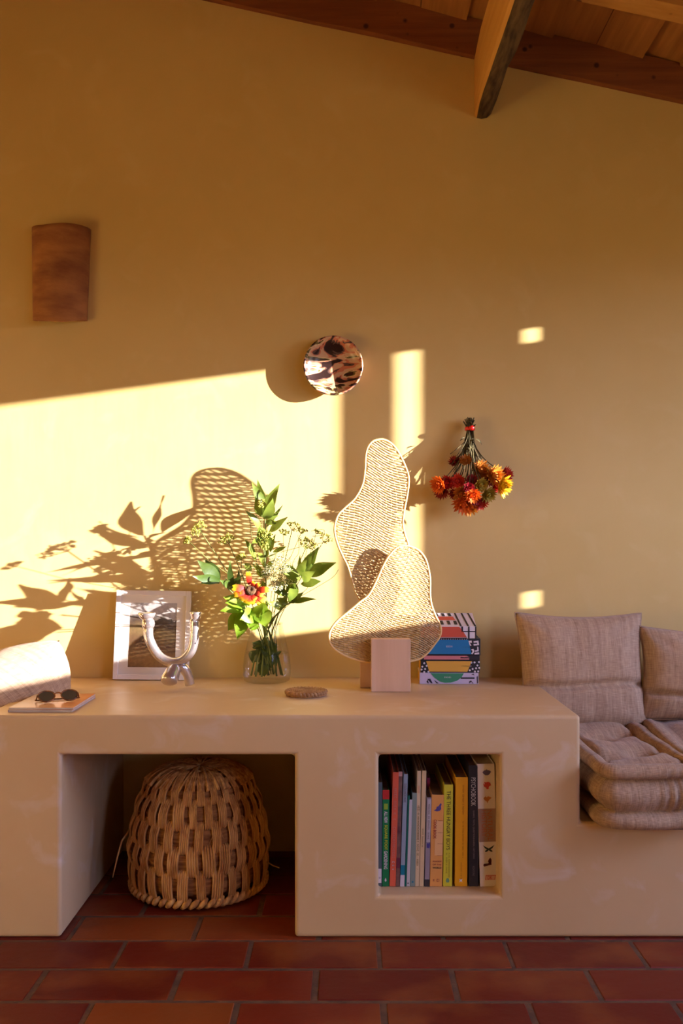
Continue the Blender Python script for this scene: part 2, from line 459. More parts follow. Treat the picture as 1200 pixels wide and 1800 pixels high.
# ceiling boards, lapped, running away from the wall
bm = bmesh.new()
x = XL-0.1; i = 0
while x < XR+0.1:
    w_ = rnd.uniform(0.105, 0.15)
    dz = 0.0 if i % 2 else 0.012
    dz += rnd.uniform(0, 0.004)
    tl = rnd.uniform(0.0, 0.012)
    p = [(x, zr(x)+.098+dz+tl), (x+w_-.002, zr(x+w_)+.098+dz), (x+w_-.002, zr(x+w_)+.125+dz), (x, zr(x)+.125+dz+tl)]
    A = [bm.verts.new((q[0], YN-TH, q[1])) for q in p]; B = [bm.verts.new((q[0], YB+TH, q[1])) for q in p]
    bm.faces.new(A); bm.faces.new(B[::-1])
    for k in range(4): bm.faces.new((A[k], B[k], B[(k+1)%4], A[(k+1)%4]))
    x += w_; i += 1
p = [(XL-.1, zr(XL-.1)+.145),(XR+.1, zr(XR+.1)+.145),(XR+.1, zr(XR+.1)+.165),(XL-.1, zr(XL-.1)+.165)]
A = [bm.verts.new((q[0], YN-TH, q[1])) for q in p]; B = [bm.verts.new((q[0], YB+TH, q[1])) for q in p]
bm.faces.new(A); bm.faces.new(B[::-1])
for k in range(4): bm.faces.new((A[k], B[k], B[(k+1)%4], A[(k+1)%4]))
struct(obj('ceiling', bm, M['board']))
# wall plate against the back wall, pale rafters, barked pole
def sloped(y0, y1, h, m, name, wavy=0.0):
    bm = bmesh.new(); n = 46; rings = []
    for k in range(n+1):
        x = XL+(XR-XL)*k/n
        d = wavy*noise.noise(Vector((x*5, y0*9, 0)))
        rings.append([bm.verts.new((x, y0, zr(x)+d)), bm.verts.new((x, y1, zr(x)+d*.4)), bm.verts.new((x, y1, zr(x)+h)), bm.verts.new((x, y0, zr(x)+h))])
    for a_, b_ in zip(rings, rings[1:]):
        for q in range(4): bm.faces.new((a_[q], a_[(q+1)%4], b_[(q+1)%4], b_[q]))
    bm.faces.new(rings[0]); bm.faces.new(rings[-1][::-1])
    return obj(name, bm, m)
tag(sloped(2.712, YB-.001, .111, M['beam'], 'ceiling_beam', .006), 'dark red-brown knotty beam running down the slope along the top of the wall', 'beam')
tag(sloped(2.29, 2.36, .098, M['pale_beam_x'], 'rafter', .002), 'pale sloping rafter under the boards in the upper right corner', 'beam')
bm = bmesh.new(); n = 60; rings = []; nq = 12
for k in range(n+1):
    yy = YB-.001-(YB-YN-.01)*k/n
    taper = 1+0.06*(YB-yy)
    sec = []
    cx = .412+.006*math.sin(yy*4)
    for q in range(nq):
        # rectangle section: q 0..5 bottom, others sides and top
        t = q/nq
        prof = [(-.033,.172),(-.033,.13),(-.033,.08),(-.033,.04),(-.032,.008),(-.024,0.0),(-.006,-.003),(.014,0.0),(.029,.012),(.035,.05),(.035,.11),(.033,.172)]
        px_, pz_ = prof[q]
        if 5 <= q <= 10:
            d = noise.noise(Vector((yy*16, q*1.3, 3.1)))*.007 + noise.noise(Vector((yy*5, q*.5, 8)))*.008
            px_ += d*(1 if q > 7 else .3); pz_ += abs(d)*.9 if q < 10 else 0
        if k < 2: px_ *= (.8+.1*k)
        sec.append(bm.verts.new((cx+px_*taper, yy, 2.200+pz_*1.02)))
    rings.append(sec)
for a_, b_ in zip(rings, rings[1:]):
    for q in range(nq):
        f = bm.faces.new((a_[q], a_[(q+1)%nq], b_[(q+1)%nq], b_[q])); f.material_index = 1 if 5+round(1.5*noise.noise(Vector((a_[0].co.y*6, 2, 0)))) <= q <= 9 else 0
        f.smooth = 5 <= q <= 9
bm.faces.new(rings[0]); bm.faces.new(rings[-1][::-1])
tag(obj('roof_pole', bm, [M['pale_beam'], M['bark']]), 'sawn pole with rough grey bark underside jutting from the wall below the ceiling', 'beam')
# ================================================================== masonry
CX0, CX1, CZ = -.86, .545, .521
BZ = .270
xs = [XL+.0006, CX0, -.672, -.124, .072, .356, CX1, XR-.0006]; ys = [YF, YF+.36, YB-.0006]; zs = [0, .098, BZ, .428, CZ]
def sol(i, j, k):
    if i in (0, 6): return k <= 1
    if i == 2 and k <= 2: return False
    if i == 4 and k in (1, 2) and j == 0: return False
    return True
bm = cells(xs, ys, zs, sol)
c_ = obj('plaster_counter', bm, M['counter']); bevel(c_, .009, 4)
tag(c_, 'long built-in plaster counter with lower benches, an open recess and a square book niche', 'counter')
# ================================================================== soft goods
def add_uv(bm):
    return bm.loops.layers.uv.new('UVMap')
def pillow(w, h, t, seed, fold=None, n=44, sag=0.0):
    bm = bmesh.new(); uv = add_uv(bm); V = {}
    for s_ in (1, -1):
        for i in range(n+1):
            for j in range(n+1):
                u = -1+2*i/n; v_ = -1+2*j/n
                edge = i in (0, n) or j in (0, n)
                if edge and s_ == -1: V[(s_,i,j)] = V[(1,i,j)]; continue
                e = max(0.0, (1-u**4)*(1-v_**4))
                cx = 1-.085*(1-v_*v_)**1.2; cz = 1-.085*(1-u*u)**1.2
                x = w/2*u*cx; z = h/2*v_*cz
                th = t/2*e**.55*(1+sag*(-v_))
                nn = noise.noise(Vector((u*1.6+seed, v_*1.6, s_*2.0)))*.10 + noise.noise(Vector((u*4+seed, v_*4, s_*5)))*.05
                # puckers running in from the corners
                for (a_, b2) in ((1,1),(1,-1),(-1,1),(-1,-1)):
                    d = math.hypot(u-a_, v_-b2)
                    if d < .9: nn += .10*math.sin(math.atan2(v_-b2, u-a_)*9+seed)*(.9-d)*min(1, d*4)
                th *= (1+nn)
                if fold is not None:
                    th -= .22*t*math.exp(-((v_-fold-.05*u*u-.03*math.sin(u*3))/.06)**2)*min(1, e*3)
                V[(s_,i,j)] = bm.verts.new((x, -s_*th, z))
    for s_ in (1, -1):
        for i in range(n):
            for j in range(n):
                q = [V[(s_,i,j)], V[(s_,i+1,j)], V[(s_,i+1,j+1)], V[(s_,i,j+1)]]
                if s_ == -1: q = q[::-1]
                f = bm.faces.new(q); f.smooth = True
                co = [(i,j),(i+1,j),(i+1,j+1),(i,j+1)]
                if s_ == -1: co = co[::-1]
                for lp, (a_, b2) in zip(f.loops, co): lp[uv].uv = (a_/n*w, b2/n*h)
    return bm
def piping(w, h, n=40):
    pts = []
    for s0, s1 in (((-1,-1),(1,-1)),((1,-1),(1,1)),((1,1),(-1,1)),((-1,1),(-1,-1))):
        for k in range(n):
            u = s0[0]+(s1[0]-s0[0])*k/n; v_ = s0[1]+(s1[1]-s0[1])*k/n
            pts.append((w/2*u*(1-.085*(1-v_*v_)**1.2), 0, h/2*v_*(1-.085*(1-u*u)**1.2)))
    bm = bmesh.new(); tube(bm, pts, .0022, 5, True); add_uv(bm); return bm
def make_pillow(label, w, h, t, seed, loc, rot, fold=None, mtx=None, seam=True):
    r_ = thing('cushion', label, 'cushion', loc, rot)
    obj('cushion_cover', pillow(w, h, t, seed, fold), M['linen'], r_)
    if seam: obj('seam', piping(w, h), M['linen'], r_, True)
    if mtx: r_.matrix_world = mtx
    return r_
make_pillow('large taupe linen cushion leaning on the wall right beside the counter', .372, .335, .12, 2.3,
            (.668, 2.600, .559), (R(-13), R(0.5), R(3)), fold=-.28)
make_pillow('taupe linen cushion cut off by the right edge of the photo', .42, .265, .12, 6.1,
            (1.034, 2.565, .545), (R(-12), R(3), R(-8)), fold=-.45)
# left cushion: slumped, one corner showing over the counter
A_ = P(104, 1130, 2.55)
ax = Vector((-.5, -.83, -.25)).normalized(); bx = Vector((-.15, .44, -.88)); bx = (bx-ax*bx.dot(ax)).normalized()
nrm = ax.cross(bx)            # local x = -ax, z = -bx
m3 = Matrix((( -ax.x, 0, -bx.x), (-ax.y, 0, -bx.y), (-ax.z, 0, -bx.z)))
yv = (-bx).cross(-ax)
m3 = Matrix(((-ax.x, yv.x, -bx.x), (-ax.y, yv.y, -bx.y), (-ax.z, yv.z, -bx.z)))
cpos = A_+ax*.21+bx*.14
make_pillow('sunlit linen cushion with leaf shadows, slumped behind the left end of the counter', .42, .30, .30, 9.4, (0,0,0), (0,0,0), None,
            Matrix.Translation(cpos) @ m3.to_4x4(), seam=False)
def futon(name, w, d, h, seed, cr=.07, mats=M['ticking'], tuft=((-.25,-.2),(.25,-.2),(-.25,.3),(.25,.3)), over=1.0):
    """French mattress: rolled top and bottom rims, puckered side, tufted top"""
    bm = bmesh.new(); uv = add_uv(bm)
    out = []
    nc, ns = 10, 26
    for ci, (sx, sy) in enumerate(((1,-1),(1,1),(-1,1),(-1,-1))):
        cx, cy = sx*(w/2-cr), sy*(d/2-cr); a0 = (-90, 0, 90, 180)[ci]
        for k in range(nc+1):
            a_ = R(a0+90*k/nc); out.append((cx+cr*math.cos(a_), cy+cr*math.sin(a_), math.cos(a_), math.sin(a_)))
        nx_, ny_ = ((1,-1),(1,1),(-1,1),(-1,-1))[(ci+1)%4]
        ex, ey = nx_*(w/2-cr), ny_*(d/2-cr)
        a1 = R(a0+90); lx, ly = cx+cr*math.cos(a1), cy+cr*math.sin(a1)
        fx, fy = ex+cr*math.cos(a1), ey+cr*math.sin(a1)
        for k in range(1, ns): out.append((lx+(fx-lx)*k/ns, ly+(fy-ly)*k/ns, math.cos(a1), math.sin(a1)))
    n = len(out)
    rr = h*.13
    prof = [(-.05, 0.004, 0)]
    for a_ in (-90,-50,-10,30,70): prof.append((rr*math.cos(R(a_))*1.2-.004, rr+rr*math.sin(R(a_)), .2))
    prof.append((-.016, rr*2.02, 1.0))
    for t in (.12,.3,.5,.7,.88): prof.append((-.012+.030*math.sin(math.pi*t), rr*2+(h-rr*3.6)*t, .9))
    zt = rr*2+(h-rr*3.6)
    prof.append((-.016, zt+.001, 1.0))
    for a_ in (-60,-20,20,60,100,140): prof.append((rr*.9*math.cos(R(a_))*1.1-.002, zt+rr*.9+rr*.9*math.sin(R(a_)), .3))
    rings = []; peri = 0
    for (o_, z, pk) in prof:
        rg = []
        for i, (x, y, nx_, ny_) in enumerate(out):
            s_ = i/n*2*(w+d)
            wv = math.sin(s_*110+seed+3*noise.noise(Vector((s_*7, seed, 0))))*.0045*pk*(.5+noise.noise(Vector((s_*13, seed, 3)))) + noise.noise(Vector((x*9+seed, y*9, z*16)))*.009
            oo = o_*over+wv
            rg.append((Vector((x+nx_*oo, y+ny_*oo, z+noise.noise(Vector((x*5, y*5, seed)))*.008*(1 if z > .01 else 0)))))
        rings.append(rg)
    nin = 22
    base = rings[-1]; c0 = Vector((0, 0, 0))
    for k in range(1, nin+1):
        t = k/nin; rg = []
        for p in base:
            q = Vector((p.x*(1-t), p.y*(1-t), 0))
            z = p.z*(1-t)+ (h*.98)*t
            dd = min(abs(t), 1)
            z = h*.93+.020*(1-(1-min(t*3,1))**2)
            z = p.z*(1-min(t*4,1))+z*min(t*4,1)
            if t < .12: z -= .006
            for (a_, b2) in tuft:
                d2 = (q.x-a_*w)**2+(q.y-b2*d)**2
                z -= .024*math.exp(-d2/.0011)+.012*math.exp(-d2/.010)
            z += noise.noise(Vector((q.x*8+seed, q.y*8, 1)))*.010+noise.noise(Vector((q.x*22+seed, q.y*16, 4)))*.004
            q.z = z; rg.append(q)
        rings.append(rg)
    VV = [[bm.verts.new(p) for p in rg] for rg in rings[:-1]]
    cen = bm.verts.new(rings[-1][0])
    dist = 0
    for r_ in range(len(VV)-1):
        dist2 = dist+(rings[r_+1][0]-rings[r_][0]).length
        top = r_ >= len(prof)-1
        for i in range(n):
            i2 = (i+1) % n
            f = bm.faces.new((VV[r_][i], VV[r_][i2], VV[r_+1][i2], VV[r_+1][i])); f.smooth = True
            s0, s1 = i/n*2*(w+d), (i+1)/n*2*(w+d)
            for lp, (a_, b2, rg, ii) in zip(f.loops, ((s0,dist,r_,i),(s1,dist,r_,i2),(s1,dist2,r_+1,i2),(s0,dist2,r_+1,i))):
                pp = rings[rg][ii]
                lp[uv].uv = (pp.x, pp.y) if top else (a_, b2)
        dist = dist2
    for i in range(n):
        f = bm.faces.new((VV[-1][i], VV[-1][(i+1)%n], cen)); f.smooth = True
        for lp in f.loops: lp[uv].uv = (lp.vert.co.x, lp.vert.co.y)
    bm.faces.new(VV[0][::-1])
    return obj(name, bm, mats, None, False)
mt = futon('bench_mattress', .215, .66, .148, 3.3, cr=.035, tuft=((-.33,-.30),(.12,-.26),(-.1,.02),(.22,.1)))
mt.location = (.6945, 2.402, .2705)
tag(mt, 'taupe striped roll-edge mattress with puckered sides, right beside the counter and overhanging its bench', 'mattress')
m2 = futon('bench_mattress', .62, .62, .158, 5.9, cr=.055, tuft=((-.3,-.3),(.1,0),(-.2,.2)))
m2.location = (1.140, 2.385, .2705); m2.rotation_euler = (0, 0, R(-5))
tag(m2, 'second roll-edge mattress abutting the first one, cut off by the right edge of the photo', 'mattress')
# ================================================================== wall pieces
# curved clay tile sconce
sc = thing('wall_sconce', 'curved terracotta tile wall sconce high on the left of the wall', 'sconce', P(109, 486, YB))
bm = bmesh.new(); n = 26; nz_ = 20; W0, W1 = .0795, .0865
def sc_pt(a_, t, off):
    hw = (W0+(W1-W0)*t)+off
    th = R(-90+180*a_)
    x = math.sin(th)*hw; dep = .066*max(0, math.cos(th))**.75+off*.8
    z = -.134+.268*t
    if t < .5: z -= .016*math.cos(th)*(1-2*t)
    z += .003*noise.noise(Vector((a_*4, t*3, 5)))
    z += (.006*a_ if t > .5 else 0)
    return Vector((x-.003+.004*t, -dep-.001, z))
G = {}
for s_ in (0, 1):
    for i in range(n+1):
        for j in range(nz_+1): G[(s_,i,j)] = bm.verts.new(sc_pt(i/n, j/nz_, -.009*s_)+Vector((0, (0.0009 if i in (0,n) else 0), 0)))
for i in range(n):
    for j in range(nz_):
        bm.faces.new((G[(0,i,j)],G[(0,i+1,j)],G[(0,i+1,j+1)],G[(0,i,j+1)])).smooth = True
        bm.faces.new((G[(1,i,j)],G[(1,i,j+1)],G[(1,i+1,j+1)],G[(1,i+1,j)])).smooth = True
    for j in (0, nz_): bm.faces.new((G[(0,i,j)],G[(0,i+1,j)],G[(1,i+1,j)],G[(1,i,j)]))
for j in range(nz_):
    for i in (0, n): bm.faces.new((G[(0,i,j)],G[(0,i,j+1)],G[(1,i,j+1)],G[(1,i,j)]))
obj('clay_shade', bm, M['clay'], sc)
bm = bmesh.new(); box(bm, -.03, .03, -.02, -.001, -.05, .05); box(bm, -.012, .012, -.036, -.02, -.012, .012)
bevel(obj('lamp_holder', bm, M['white_frame'], sc), .002)
# painted bowl hung on the wall
def bowl_mat():
    m = bpy.data.materials.new('marbled_glaze'); m.use_nodes = True
    nt = m.node_tree; b = nt.nodes['Principled BSDF']; L = nt.links
    b.inputs['Roughness'].default_value = .22
    t = nt.nodes.new('ShaderNodeTexCoord'); mp = nt.nodes.new('ShaderNodeMapping')
    mp.inputs['Rotation'].default_value = (0, 0, R(35)); mp.inputs['Scale'].default_value = (1, 2.1, 1)
    L.new(t.outputs['Object'], mp.inputs[0])
    n = nt.nodes.new('ShaderNodeTexNoise'); n.inputs['Scale'].default_value = 8.5; n.inputs['Detail'].default_value = 3; n.inputs['Distortion'].default_value = 1.6
    L.new(mp.outputs[0], n.inputs[0])
    r = nt.nodes.new('ShaderNodeValToRGB'); r.color_ramp.interpolation = 'CONSTANT'; el = r.color_ramp.elements
    el[0].position = 0; el[0].color = srgb((46,30,26))+(1,)
    el[1].position = .44; el[1].color = srgb((90,66,58))+(1,)
    for p_, c_ in ((.47,(196,116,82)),(.50,(206,164,124)),(.56,(216,184,138)),(.585,(112,98,52)),(.62,(60,36,28)),(.70,(206,110,76))):
        q = el.new(p_); q.color = srgb(c_)+(1,)
    L.new(n.outputs[0], r.inputs[0]); L.new(r.outputs[0], b.inputs['Base Color'])
    return m
M['bowl'] = bowl_mat()
bm = bmesh.new()
rb = .0885
prof = [(0,-.001)]
prof += [(.028,-.001),(.030,.004)]
prof += [(rb*math.sin(R(a_))*1.0, .004+.033*(1-math.cos(R(a_)))) for a_ in range(25, 91, 8)]
prof += [(rb, .040),(rb-.004,.0405)]
prof += [((rb-.006)*math.sin(R(a_)), .009+.031*(1-math.cos(R(a_)))) for a_ in range(88, 0, -8)]
prof += [(0,.009)]
lathe(bm, prof, 64)
bw = obj('decorative_bowl', bm, M['bowl'])
bw.location = P(585.5, 643, 2.70)+Vector((0,0,0)); bw.location.y = YB-.0015; bw.rotation_euler = (R(90), 0, 0)
bw.location.x = (585.5-611)*2.70/FP; bw.location.z = EYE-(643-953)*2.70/FP
tag(bw, 'round marbled pink, black and cream glazed bowl mounted on the wall', 'bowl')
# dried strawflower bunch
bc = P(824, 800, 2.68)
bn = thing('dried_flower_bunch', 'bunch of dried orange, red and yellow strawflowers hanging upside down on the wall', 'dried flowers', P(824, 755, 2.70))
bl = Vector(bn.location)
def c7(x, y, yy): return P(740+x/6.667, 700+y/6.667, yy)-bl
heads = [(520,735,50,2.655,'amber'),(395,745,46,2.69,'wine'),(215,1010,72,2.635,'orange'),(310,985,58,2.65,'crimson'),(430,970,58,2.635,'scarlet'),
 (590,960,48,2.63,'wine'),(690,845,76,2.66,'amber'),(850,910,82,2.645,'gold'),(985,900,62,2.68,'scarlet'),(945,1022,84,2.625,'yellow'),
 (695,1010,58,2.61,'olive'),(780,1120,64,2.615,'olive'),(470,1110,66,2.625,'amber'),(600,1130,62,2.595,'orange'),(500,1230,86,2.63,'orange'),
 (690,1220,62,2.64,'scarlet'),(560,1045,44,2.60,'crimson'),(245,1085,62,2.675,'wine'),(395,1115,48,2.67,'wine'),(570,1262,72,2.655,'gold'),
 (785,960,50,2.67,'wine'),(860,1045,46,2.66,'scarlet'),(645,1185,44,2.61,'crimson')]
SC = {'amber':((214,142,36),(176,92,30)),'wine':((128,30,34),(176,60,40)),'orange':((238,136,28),(206,70,24)),'crimson':((184,40,46),(140,24,44)),
      'scarlet':((214,74,32),(186,34,30)),'gold':((224,156,40),(196,104,30)),'yellow':((246,206,20),(236,176,16)),'olive':((202,172,52),(150,118,36))}
def head_mesh(key):
    bm = bmesh.new()
    for ringi, (r0, cnt, el_, ln) in enumerate(((.2,18,15,1.0),(.18,16,32,.92),(.15,14,52,.75),(.1,10,72,.55))):
        for k in range(cnt):
            a_ = 2*math.pi*(k+.5*(ringi%2))/cnt+rnd.uniform(-.08,.08)
            d = Vector((math.cos(a_), math.sin(a_), 0)); s_ = Vector((-d.y, d.x, 0))
            L_ = ln*rnd.uniform(.9,1.08); e_ = R(el_+rnd.uniform(-6,6))
            w_ = .16
            p0 = d*r0*.4; dirv = d*math.cos(e_)+Vector((0,0,1))*math.sin(e_)
            p1 = p0+dirv*L_*.55+Vector((0,0,-.04)); p2 = p0+dirv*L_+Vector((0,0,.10))+d*(-.05)
            v_ = [bm.verts.new(q) for q in (p0-s_*w_*.4, p0+s_*w_*.4, p1+s_*w_, p1-s_*w_, p2)]
            mid = bm.verts.new(p1-Vector((0,0,.05)))
            for tri in ((0,1,5),(1,2,5),(0,5,3),(3,5,4),(5,2,4)):
                f = bm.faces.new([v_[t_] if t_ < 5 else mid for t_ in tri]); f.smooth = True; f.material_index = 0 if ringi < 3 else 1
    lathe(bm, [(0,-.18),(.22,-.1),(.34,.05),(.26,.3),(.12,.42),(0,.45)], 12, mi=1)
    me = bpy.data.meshes.new('flower_head'); bm.to_mesh(me); bm.free()
    a_, b2 = SC[key]
    me.materials.append(flat('petal_'+key, a_, .6, var=b2, scale=60, trans=.2)); me.materials.append(flat('heart_'+key, b2, .8, var=a_, scale=120))
    return me
hm = {k: head_mesh(k) for k in SC}
for (x, y, r_, yy, key) in heads:
    h = bpy.data.objects.new('flower_head', hm[key]); COL.objects.link(h); h.parent = bn
    h.location = c7(x, y, yy)
    d = Vector(((x-560)/500, -.8+rnd.uniform(-.3,.2), -(y-950)/420-.15)).normalized()
    h.rotation_euler = d.to_track_quat('Z', 'Y').to_euler()
    s_ = r_/6.667*2.66/FP*1.75; h.scale = (s_, s_, s_)
bm = bmesh.new()
tie = c7(570, 360, 2.70)
for i, (x, y, r_, yy, key) in enumerate(heads):
    e_ = c7(x, y, yy); a_ = tie+Vector((rnd.uniform(-.009,.009), rnd.uniform(-.008,.012), 0))
    tp = a_+Vector((rnd.uniform(-.012,.012), rnd.uniform(-.004,.01), .035*rnd.uniform(.6,1)))
    mid = a_.lerp(e_, .5)+Vector((-.18*(e_.x-a_.x), 0, -.01))
    tube(bm, smooth_loop([tp, a_, mid, e_], 4, False), .0015, 5)
for i in range(26):
    a_ = tie+Vector((rnd.uniform(-.009,.009), rnd.uniform(-.006,.010), 0))
    e_ = c7(rnd.uniform(340,720), rnd.uniform(640,930), rnd.uniform(2.64,2.71))
    tp = a_+Vector((rnd.uniform(-.010,.010), rnd.uniform(-.004,.01), .034*rnd.uniform(.5,1)))
    tube(bm, smooth_loop([tp, a_, a_.lerp(e_,.5)+Vector((-.2*(e_.x-a_.x),0,0)), e_], 3, False), .0011, 4)
obj('stems', bm, M['drystem'], bn)
bm = bmesh.new()
def leaf_blade(bm, p0, p1, w, nrm, curl=.12, mi=0, n=8, fold=.25):
    p0, p1 = Vector(p0), Vector(p1); d = p1-p0; L_ = d.length
    if L_ < 1e-6: return
    d.normalize(); nrm = Vector(nrm); nrm = (nrm-d*nrm.dot(d)); nrm.normalize(); s_ = d.cross(nrm)
    prev = None
    for k in range(n+1):
        t = k/n
        ww = w*math.sin(math.pi*min(1, t**.82))*.5*(1.0 if t < .55 else 1-.25*(t-.55)) if 0 < k < n else .0003
        c = p0+d*L_*t+nrm*(curl*L_*math.sin(math.pi*t))
        wav = .05*w*math.sin(t*11)
        cur = [bm.verts.new(c+s_*ww+nrm*(fold*ww+wav)), bm.verts.new(c), bm.verts.new(c-s_*ww+nrm*(fold*ww-wav))]
        if prev:
            for q in (0, 1):
                f = bm.faces.new((prev[q], prev[q+1], cur[q+1], cur[q])); f.smooth = True; f.material_index = mi
        prev = cur
for i in range(30):
    t = rnd.random(); e_ = c7(rnd.uniform(400,700), rnd.uniform(520,800), rnd.uniform(2.64,2.72))
    a_ = tie.lerp(e_, rnd.uniform(.4,.9))
    leaf_blade(bm, a_, a_+Vector((rnd.uniform(-.016,.022), rnd.uniform(-.01,.01), rnd.uniform(-.022,-.008))), .006, (rnd.uniform(-1,1),-1,.2), .2, n=4)
leaf_blade(bm, tie+Vector((.006,0,.006)), tie+Vector((.018,-.003,.013)), .006, (0,-1,0), .1, n=4)
obj('withered_leaves', bm, M['drystem'], bn)
bm = bmesh.new(); lathe(bm, [(.0122,-.005),(.0145,-.0045),(.0150,0),(.0145,.005),(.0122,.0052)], 20, tie)
lathe(bm, [(0,-.0085),(.006,-.006),(.0085,0),(.006,.006),(0,.0085)], 14, tie+Vector((.004,-.013,.001)))
obj('red_tie', bm, M['red_tie'], bn, True)
# ================================================================== woven sculpture
KS = .25
def woven(name, pts_c, yp, parent, axis_fn, tilt, wp=.0150, wf=.0078, wr=.0027, off=(0,0), bulge=None, yofs=0):
    """yp is the depth at x = .11; the panel turns its face a little towards the window"""
    world = []
    for x, y in pts_c:
        c = (560+x/3.75-611)/FP
        X_ = c*(yp-.11*KS)/(1-c*KS)
        world.append(P(560+x/3.75, 760+y/3.75, yp+KS*(X_-.11)))
    lp = smooth_loop([(p.x, p.z, 0) for p in world], 4)
    pg = [(p.x, p.y) for p in lp]
    bl_ = (lambda x, z: KS*(x-.11)+(bulge(x, z) if bulge else 0))
    x0 = min(p[0] for p in pg); x1 = max(p[0] for p in pg); z0 = min(p[1] for p in pg); z1 = max(p[1] for p in pg)
    # rim
    bm = bmesh.new(); tube(bm, [(p[0], yp+bl_(*p), p[1]) for p in pg], .0032, 8, True)
    obj('rim', bm, M['cane_rim'], parent, True)
    # warps
    bm = bmesh.new()
    s = x0-.3
    while s < x1+.3:
        run = []; z = z0
        while z <= z1+.003:
            x = s+axis_fn(z)
            if pip(x, z, pg): run.append((x, yp+bl_(x, z), z))
            else:
                if len(run) > 1: tube(bm, run, .0009, 4)
                run = []
            z += .007
        if len(run) > 1: tube(bm, run, .0009, 4)
        s += wp
    # wefts, weaving in front of and behind the warps
    t = z0-.35; row = 0
    while t < z1+.35:
        run = []; x = x0
        st = wp/3
        k = 0
        while x <= x1+st:
            z = t+tilt*(x-x0)+.006*math.sin(x*40)
            if pip(x, z, pg):
                sx = x-axis_fn(z)
                yo = .0016*math.cos(math.pi*(sx/wp)+math.pi*(row % 2))
                run.append((x, yp+bl_(x, z)+yo, z))
            else:
                if len(run) > 2: tube(bm, run, wr*rnd.uniform(.9,1.06), 4, flat_=.42, up=(0,1,0))
                run = []
            x += st
        if len(run) > 2: tube(bm, run, wr, 4, flat_=.42, up=(0,1,0))
        t += wf; row += 1
    return obj(name, bm, M['wicker'], parent)
scu = thing('woven_sculpture', 'sculpture of two wavy bleached woven palm panels on a pale wood block', 'sculpture', P(686, 1211, 2.50))
sl = Vector(scu.location)
holder = bpy.data.objects.new('tmp', None)
up_pts = [(275,1112),(240,1045),(215,960),(190,880),(160,820),(125,740),(105,660),(108,600),(130,540),(180,490),(230,445),(270,385),(295,320),(305,240),(310,150),(325,95),(355,60),(395,48),(440,52),(490,85),(530,140),(565,210),(592,290),(590,370),(577,450),(562,530),(556,610),(572,680),(592,745),(590,840),(550,960),(500,1120),(470,1300),(450,1400),(390,1400),(360,1250),(310,1180)]
lo_pts = [(270,1120),(330,1072),(380,980),(420,890),(460,820),(510,765),(560,748),(610,755),(660,780),(700,830),(722,900),(733,980),(732,1060),(740,1130),(765,1200),(795,1260),(805,1305),(795,1350),(760,1400),(720,1450),(670,1490),(600,1510),(510,1522),(420,1522),(330,1515),(250,1500),(180,1475),(120,1440),(80,1400),(68,1350),(80,1300),(120,1245),(180,1195),(230,1155)]
def ax_up(z): return .055*math.sin((z-.85)*7.5)-.10*(z-.9)
def ax_lo(z): return .32*(z-.7)-.03*math.sin((z-.6)*14)
pu = woven('upper_panel', up_pts, 2.562, None, ax_up, -.40, wf=.0072, wr=.0030, bulge=lambda x, z: .012*math.sin((z-.8)*8))
pl_ = woven('lower_panel', lo_pts, 2.512, None, ax_lo, -.46, wp=.0125, wf=.0062, wr=.0030, bulge=lambda x, z: .006*math.sin(x*16)*min(1, max(0, (z-.66)*12)))
bm = bmesh.new(); q = P(652, 1211, 2.47); q2 = P(721, 1211, 2.47)
box(bm, q.x, q2.x, 2.465, 2.494, CZ+.0005, CZ+.0005+.143)
bk = obj('front_block', bm, M['block']); bevel(bk, .0015, 2)
bm = bmesh.new(); q = P(632.5, 1211, 2.54); q2 = P(700, 1211, 2.54)
box(bm, q.x, q2.x, 2.532, 2.553, CZ+.0005, CZ+.0005+.125)
bk2 = obj('back_block', bm, M['block']); bevel(bk2, .0015, 2)
for o in list(COL.objects):
    if o.type == 'MESH' and (o.name.startswith(('upper_panel','lower_panel','rim','front_block','back_block'))) and o.parent is None:
        o.parent = scu; o.matrix_parent_inverse = Matrix.Translation(-sl)
bpy.data.objects.remove(holder)
